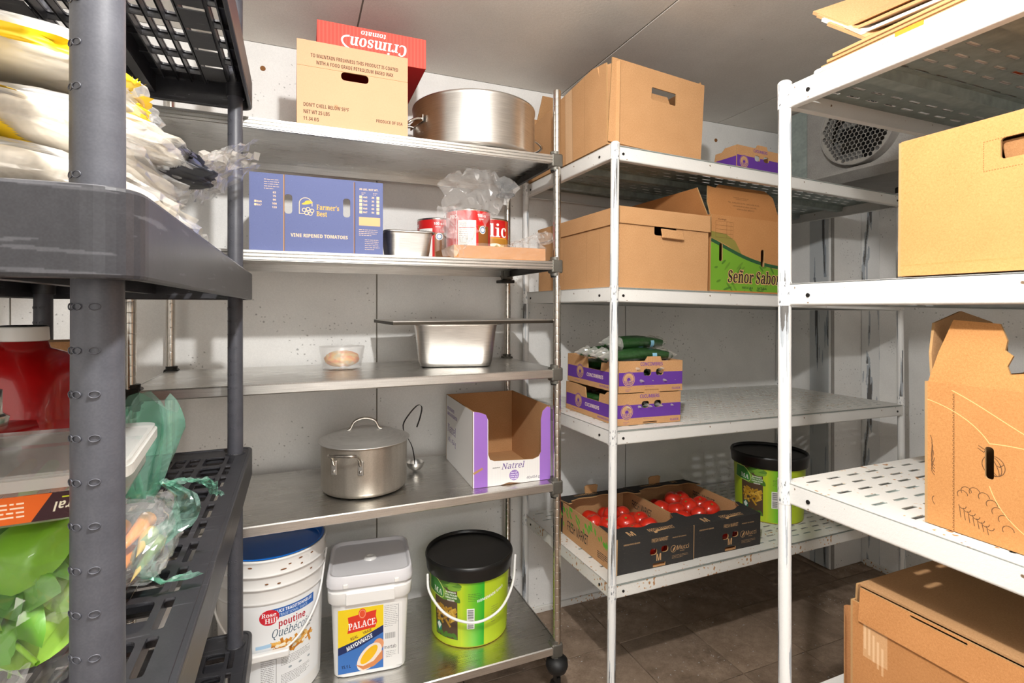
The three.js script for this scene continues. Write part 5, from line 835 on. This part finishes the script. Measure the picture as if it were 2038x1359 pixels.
// ---------- black shelving: second shelf, bags ----------
// a lumpy bag: an inner mass in a crinkled film; long axis along z
function bagGeo(L, W, T, seedN, taper, lump = 0.12, rough = 0, res = 1) {
  const g = new THREE.SphereGeometry(1, 44 * res, 30 * res); g.rotateX(Math.PI / 2); const P = g.attributes.position;
  for (let i = 0; i < P.count; i++) {
    let x = P.getX(i), y = P.getY(i), z = P.getZ(i); const s = (v) => Math.sign(v) * Math.pow(Math.abs(v), 0.62); x = s(x); y = s(y) ; z = s(z);
    const k = 1 + lump * nz(x * 2.2, y * 2.2, z * 3 + seedN) + rough * nz(x * 9, y * 9, z * 12 + seedN), tp = 1 - taper * Math.max(0, -z - 0.2);
    P.setXYZ(i, x * W / 2 * k, y * T / 2 * k * tp, z * L / 2);
  }
  g.computeVertexNormals(); return boxUV(g);
}
{
  const creamC = field(256, (u, v, n) => { const s = nz(u * 60, v * 3, 4) * 22 + n(8, 1) * 12 + rnd(-5, 5); return [clamp(206 + s), clamp(197 + s), clamp(180 + s)]; });
  const cream = std({ map: tex(creamC, true, [4, 4]), roughness: 0.7 }), darkC = std({ color: 0x252c38, roughness: 0.5 }), brown = std({ color: 0x4a372b, roughness: 0.8 }), yellow = std({ color: 0xf2cc12, roughness: 0.5 });
  const frill = (t, p, s, seedN) => globalThis.filmSheet('open_end', t, (u, v) => { const a = (u - 0.5) * 2; return [p[0] + a * s * (0.5 + v * 0.5) + 0.012 * nz(u * 8, v * 5, seedN), p[1] - v * 0.03 + 0.02 * nz(u * 6, v * 6, seedN + 3) + 0.01 * nz(u * 20, v * 20, seedN), p[2] - v * s * 1.6 + 0.025 * (v > 0.8 ? nz(u * 30, 2, seedN) : 0)]; }, 18, 16, M.crinkle);
  const bag = (lab, p, ry, rx, L, W, T, m, sd, extra) => {
    const t = thing('produce_bag', lab, 'bag', p, ry); t.rotation.x = rx;
    part('contents', bagGeo(L * 0.94, W * 0.93, T * 0.9, sd, 0.35, 0.1, 0.02), m, t, [0, T / 2, 0]);
    part('plastic_film', bagGeo(L, W, T, sd + 0.3, 0.3, 0.14, 0.06), M.bagFilm ??= phy({ color: 0xffffff, transmission: 0.8, roughness: 0.1, thickness: 0, flatShading: true, side: THREE.DoubleSide }), t, [0, T / 2, 0]); extra?.(t); return t;
  };
  // a label is a patch of the bag's own surface, a hair outside it
  const patch = (t, L, W, T, sd, keep, mat, nm = 'label') => { const g = bagGeo(L * 1.012, W * 1.014, T * 1.05, sd + 0.3, 0.3, 0.14, 0.06, 3), P = g.attributes.position, U = g.attributes.uv, N = g.attributes.normal, p = [], u = [], n = []; for (let i = 0; i < P.count; i += 3) { const c = [0, 1, 2].reduce((a, k) => [a[0] + P.getX(i + k) / 3, a[1] + P.getY(i + k) / 3, a[2] + P.getZ(i + k) / 3], [0, 0, 0]); if (keep(c[0] / W * 2, c[1] / T * 2, c[2] / L * 2)) for (let k = 0; k < 3; k++) { p.push(P.getX(i + k), P.getY(i + k), P.getZ(i + k)); u.push(U.getX(i + k), U.getY(i + k)); n.push(N.getX(i + k), N.getY(i + k), N.getZ(i + k)); } } const q = new THREE.BufferGeometry(); q.setAttribute('position', new THREE.Float32BufferAttribute(p, 3)); q.setAttribute('uv', new THREE.Float32BufferAttribute(u, 2)); q.setAttribute('normal', new THREE.Float32BufferAttribute(n, 3)); if (p.length) part(nm, q, mat, t, [0, T / 2, 0]).userData.label = 'printed label on the bag'; };
  const Y = 1.362;
  bag('lowest clear plastic bag of pale produce with yellow label on the black shelf', [-0.288, Y, -0.81], 0.0, 0.0, 0.62, 0.30, 0.06, cream, 1, (t) => { patch(t, 0.62, 0.3, 0.06, 1, (x, y, z) => z > 0.6 && y > -0.1 && y < 0.4 && x > -0.2 && x < 0.4, yellow); patch(t, 0.62, 0.3, 0.06, 1, (x, y, z) => x > 0.7 && z < -0.7 && y < 0.2, yellow); frill(t, [0.105, 0.045, -0.29], 0.045, 3); });
  bag('second clear bag of pale produce from the bottom of the pile', [-0.295, Y + 0.054, -0.775], -0.02, 0.0, 0.55, 0.28, 0.045, cream, 5, (t) => { patch(t, 0.55, 0.28, 0.045, 5, (x, y, z) => z > 0.6 && x < 0.05, brown); patch(t, 0.55, 0.28, 0.045, 5, (x, y, z) => z > 0.6 && x > 0.05 && x < 0.6, yellow); });
  bag('long clear bag with dark contents whose torn open end hangs over the shelf edge', [-0.272, Y + 0.098, -0.86], 0.0, 0.1, 0.62, 0.28, 0.045, cream, 9, (t) => { patch(t, 0.62, 0.28, 0.045, 9, (x, y, z) => z < 0.15 && x > 0.1, darkC, 'dark_pack'); const E = (k, a, b) => globalThis.filmSheet('torn_end', t, (u, v) => { const w = (u - 0.5) * 2, s = 0.05 + v * 0.045; return [0.09 + v * 0.05 + w * s * 0.6 + 0.014 * nz(u * 6, v * 6, k), 0.045 + v * b + w * (0.02 + 0.03 * v) + 0.018 * nz(u * 7, v * 5, k + 3), -0.2 - v * a + (v > 0.85 ? 0.03 * nz(u * 26, 2, k) : 0)]; }, 14, 16, k % 2 ? M.crinkle : M.crinkleHazy); E(4, 0.22, 0.02); E(11, 0.25, 0.0); E(17, 0.2, 0.045); });
  bag('topmost clear bag of white produce with a yellow stripe', [-0.3, Y + 0.13, -0.73], 0.03, 0.07, 0.38, 0.27, 0.055, std({ color: 0xc9c3b6, roughness: 0.6 }), 14, (t) => { patch(t, 0.38, 0.27, 0.055, 14, (x, y, z) => z > 0.3 && y > -0.35 && y < 0.1, yellow); patch(t, 0.38, 0.27, 0.055, 14, (x, y, z) => x > 0.8 && z > -0.2 && z < 0.1 && y < 0.1, yellow); });
}
// ---------- black shelving: third shelf ----------
{
  const Y = 0.931, redM = phy({ color: 0xb3090c, roughness: 0.3, clearcoat: 0.3 });
  const t = thing('red_jug', 'big red plastic jug with white screw cap on the black shelf', 'jug', [-0.375, Y, -0.99], -0.25);
  part('body', globalThis.loftSquare([[0.15, 0, 0.03], [0.165, 0.006, 0.035], [0.165, 0.185, 0.035], [0.16, 0.19, 0.035], [0.158, 0.2, 0.035], [0.14, 0.245, 0.035], [0.1, 0.275, 0.04], [0.056, 0.285, 0.027], [0.05, 0.297, 0.0245]]), (() => { const m = redM.clone(); m.side = THREE.DoubleSide; return m; })(), t);
  part('cap', lathe([[0.0001, 0.318], [0.026, 0.318], [0.028, 0.316], [0.029, 0.298], [0.027, 0.296], [0.0001, 0.296]], 32), M.white, t); part('cap_top', lathe([[0.0001, 0.3195], [0.026, 0.3195], [0.0265, 0.3182], [0.0001, 0.3181]], 32), M.rubber, t);
  part('grip_recess', rbx(0.012, 0.06, 0.05, 0.005, 0.062, 0.225, 0.03), redM, t).rotation.z = 0.35;
  const b = thing('sauce_bottle', 'ribbed dark red bottle with red flange cap in front of the jug', 'bottle', [-0.318, Y, -0.74]);
  const rib = [[0.0001, 0]]; for (let i = 0; i < 9; i++) rib.push([0.03, 0.004 + i * 0.022], [0.034, 0.012 + i * 0.022], [0.03, 0.022 + i * 0.022]); rib.push([0.026, 0.205], [0.0001, 0.206]);
  part('bottle', lathe(rib, 40), phy({ color: 0x6b1612, roughness: 0.12, clearcoat: 1 }), b); part('flange', lathe([[0.0001, 0.204], [0.05, 0.204], [0.052, 0.208], [0.05, 0.214], [0.024, 0.216], [0.0001, 0.216]], 8), redM, b); part('cap', lathe([[0.022, 0.215], [0.024, 0.225], [0.02, 0.228], [0.018, 0.23], [0.018, 0.255], [0.0001, 0.257]], 24), M.chrome, b);
  const c = thing('small_carton', 'small brown carton behind the red jug', 'box', [-0.43, Y, -1.26], 0.2); carton(c, 0.1, 0.28, 0.1, {}); part('top_flap', bx(0.098, 0.004, 0.098, 0, 0.28, 0), M.kraft, c);
  // flat clear tub of sliced vegetables lying on the greens
  const k = thing('vegetable_tub', 'clear plastic vegetable tub with orange and black label', 'tub', [-0.226, 1.1, -0.602], 0.06); k.rotation.x = 0.05;
  const clear = phy({ color: 0xf4f4f2, transmission: 0.8, roughness: 0.15, thickness: 0, side: THREE.DoubleSide });
  part('tray', rbx(0.16, 0.034, 0.13, 0.01, 0, 0.018, 0), clear, k); part('lid', (() => { const g = extrude(roundRect(0.176, 0.148, 0.018), 0.004); lay(g); g.translate(0, 0.044, 0); return boxUV(g); })(), clear, k); part('lid_rim', (() => { const s = roundRect(0.18, 0.152, 0.02); s.holes.push(roundRect(0.164, 0.136, 0.014, true, THREE.Path)); const g = extrude(s, 0.009); lay(g); g.translate(0, 0.035, 0); return boxUV(g); })(), M.filmHazy, k);
  const lb = print(0.15, 0.022, 4000, (x) => { rect(x, '#3a1d22', 0, 0, 0.15, 0.022); poly(x, '#e4661c', [[0, 0], [0.112, 0], [0.098, 0.022], [0, 0.022]]); x.save(); x.translate(0.15, 0.022); x.rotate(Math.PI); text(x, 'Natural', 0.021, 0.0105, 0.0105, { c: '#e8e2c8', skew: -0.3, sx: 0.86 }); rect(x, '#c8d028', 0.012, 0.0172, 0.02, 0.0012); lines(x, '#fbe0c8', 0.056, 0.005, 0.03, 4, 0.0035, 0.0014); x.restore(); }, false);
  part('label', new THREE.BoxGeometry(0.15, 0.022, 0.0012), lb, k, [0, 0.0175, 0.0662]);
  reseed(51); for (let i = 0; i < 8; i++) { const q = part('carrot_stick', rbx(0.01, 0.01, 0.09, 0.004), std({ color: [0xe0761e, 0xd98a3c, 0xa6b84a][i % 3], roughness: 0.6 }), k, [-0.01 + (i % 4) * 0.022, 0.011 + Math.floor(i / 4) * 0.012, rnd(-0.012, 0.01)]); q.rotation.y = rnd(-0.2, 0.2); }
  // teal bag knotted above the shelf
  const teal = phy({ color: 0xb4e2d2, transmission: 0.84, roughness: 0.16, thickness: 0, flatShading: true, side: THREE.DoubleSide });
  const g = thing('teal_bag', 'translucent green plastic bag with a twisted tail', 'bag', [-0.185, Y + 0.003, -0.80]);
reseed(61); for (let i = 0; i < 6; i++) { const c = part('carrot', new THREE.ConeGeometry(0.011, 0.11, 14), std({ color: [0xdb7a2a, 0xe08c3e, 0xc9b064][i % 3], roughness: 0.55 }), g, [-0.03 + (i % 3) * 0.02, 0.03 + Math.floor(i / 3) * 0.022, 0.03 + rnd(-0.01, 0.01)]); c.rotation.set(Math.PI / 2 + rnd(-0.15, 0.15), 0, rnd(-0.2, 0.2)); }
  part('pouch', bagGeo(0.14, 0.09, 0.09, 2, 0, 0.2, 0.08), M.crinkle, g, [-0.005, 0.055, 0.02]);
  globalThis.filmSheet('collar', g, (u, v) => { const a = u * Math.PI * 2, r = 0.01 + 0.036 * Math.pow(v, 0.8) * (v > 0.75 ? 1 - (v - 0.75) * 1.6 : 1) * (1 + 0.25 * nz(Math.cos(a) * 2, Math.sin(a) * 2, 3)); return [-0.0 + Math.cos(a) * r + 0.004 * v + 0.007 * Math.sin(a * 5 + v * 3), 0.1 + v * 0.115 + 0.03 * nz(Math.cos(a) * 1.5, Math.sin(a) * 1.5, 8) * v, Math.sin(a) * r * 0.7 + 0.006 * Math.cos(a * 4 - v * 4)]; }, 30, 16, teal);
  const tail = (pts, w, sd) => { const cv = new THREE.CatmullRomCurve3(pts.map((p) => new THREE.Vector3(...p))); return globalThis.filmSheet('tail', g, (u, v) => { const p = cv.getPoint(v), s = w * (0.35 + 0.65 * Math.abs(Math.sin(v * 3.2 + 0.4))); return [p.x + (u - 0.5) * s, p.y + 0.006 * nz(u * 6, v * 9, sd), p.z + (u - 0.5) * s * 0.5 + 0.01 * nz(u * 5, v * 12, sd)]; }, 8, 30, teal); };
  tail([[0.03, 0.12, 0.02], [0.055, 0.1, 0.03], [0.05, 0.075, 0.03], [0.02, 0.055, 0.05], [0.015, 0.03, 0.06], [0.035, 0.012, 0.06], [0.07, 0.012, 0.05]], 0.035, 4); tail([[0.02, 0.12, 0.02], [0.07, 0.115, 0.01], [0.085, 0.09, 0.0]], 0.03, 9);
  // bagged leafy greens at the near end
  const s = thing('greens_bag', 'clear plastic bag of bright green spinach leaves on the black shelf', 'bag', [-0.225, Y + 0.001, -0.59]);
  const lg = new THREE.PlaneGeometry(0.07, 0.1, 8, 12), P = lg.attributes.position; for (let i = 0; i < P.count; i++) { const y = P.getY(i) / 0.1 + 0.5, x = P.getX(i) / 0.035, wv = Math.pow(Math.sin(Math.PI * Math.min(0.999, y * 0.94 + 0.04)), 0.6); P.setXYZ(i, x * 0.035 * wv, P.getY(i), 0.012 * Math.cos(x * 2) + 0.016 * Math.sin(y * 3) + 0.004 * Math.sin(x * 5 + y * 9)); } lg.computeVertexNormals();
  const lm = [0x5e9c22, 0x7db52e, 0x3f7d1c, 0x93c640].map((cc) => phy({ color: cc, roughness: 0.42, transmission: 0.15, thickness: 0, clearcoat: 0.3, side: THREE.DoubleSide })); const stalk = tube([[0, -0.08, 0], [0, -0.03, 0.012], [0, 0.03, 0.026]], 0.0022, 12, 6);
  reseed(90); for (let i = 0; i < 110; i++) { const l = part('leaf', lg, lm[i % 4], s, [rnd(-0.13, 0.005), 0.052 + rnd(0, 0.075), rnd(-0.1, 0.025)]); l.rotation.set(rnd(-1.7, -0.5), rnd(-1, 1), rnd(-2.5, 2.5)); l.scale.setScalar(rnd(0.6, 0.95)); part('stalk', stalk, lm[3], l); }
  for (const [x, y, z, w, h, k] of [[-0.075, 0.085, 0.075, 0.06, 0.05, 3], [0.0, 0.045, 0.085, 0.07, 0.06, 8]]) globalThis.filmSheet('loose_film', s, (u, v) => [x + (u - 0.5) * w + 0.012 * nz(u * 5, v * 5, k), y + (v - 0.5) * h + 0.012 * nz(u * 6, v * 4, k + 2), z + 0.02 * nz(u * 4, v * 4, k + 5) + 0.008 * nz(u * 11, v * 11, k)], 9, 9, M.crinkle);
  part('plastic_film', bagGeo(0.22, 0.2, 0.12, 6, 0, 0.12, 0.07), M.film2 ??= phy({ color: 0xffffff, transmission: 0.97, roughness: 0.05, thickness: 0, flatShading: true, side: THREE.DoubleSide }), s, [-0.05, 0.07, -0.02]);
}

renderer.render(scene, camera);
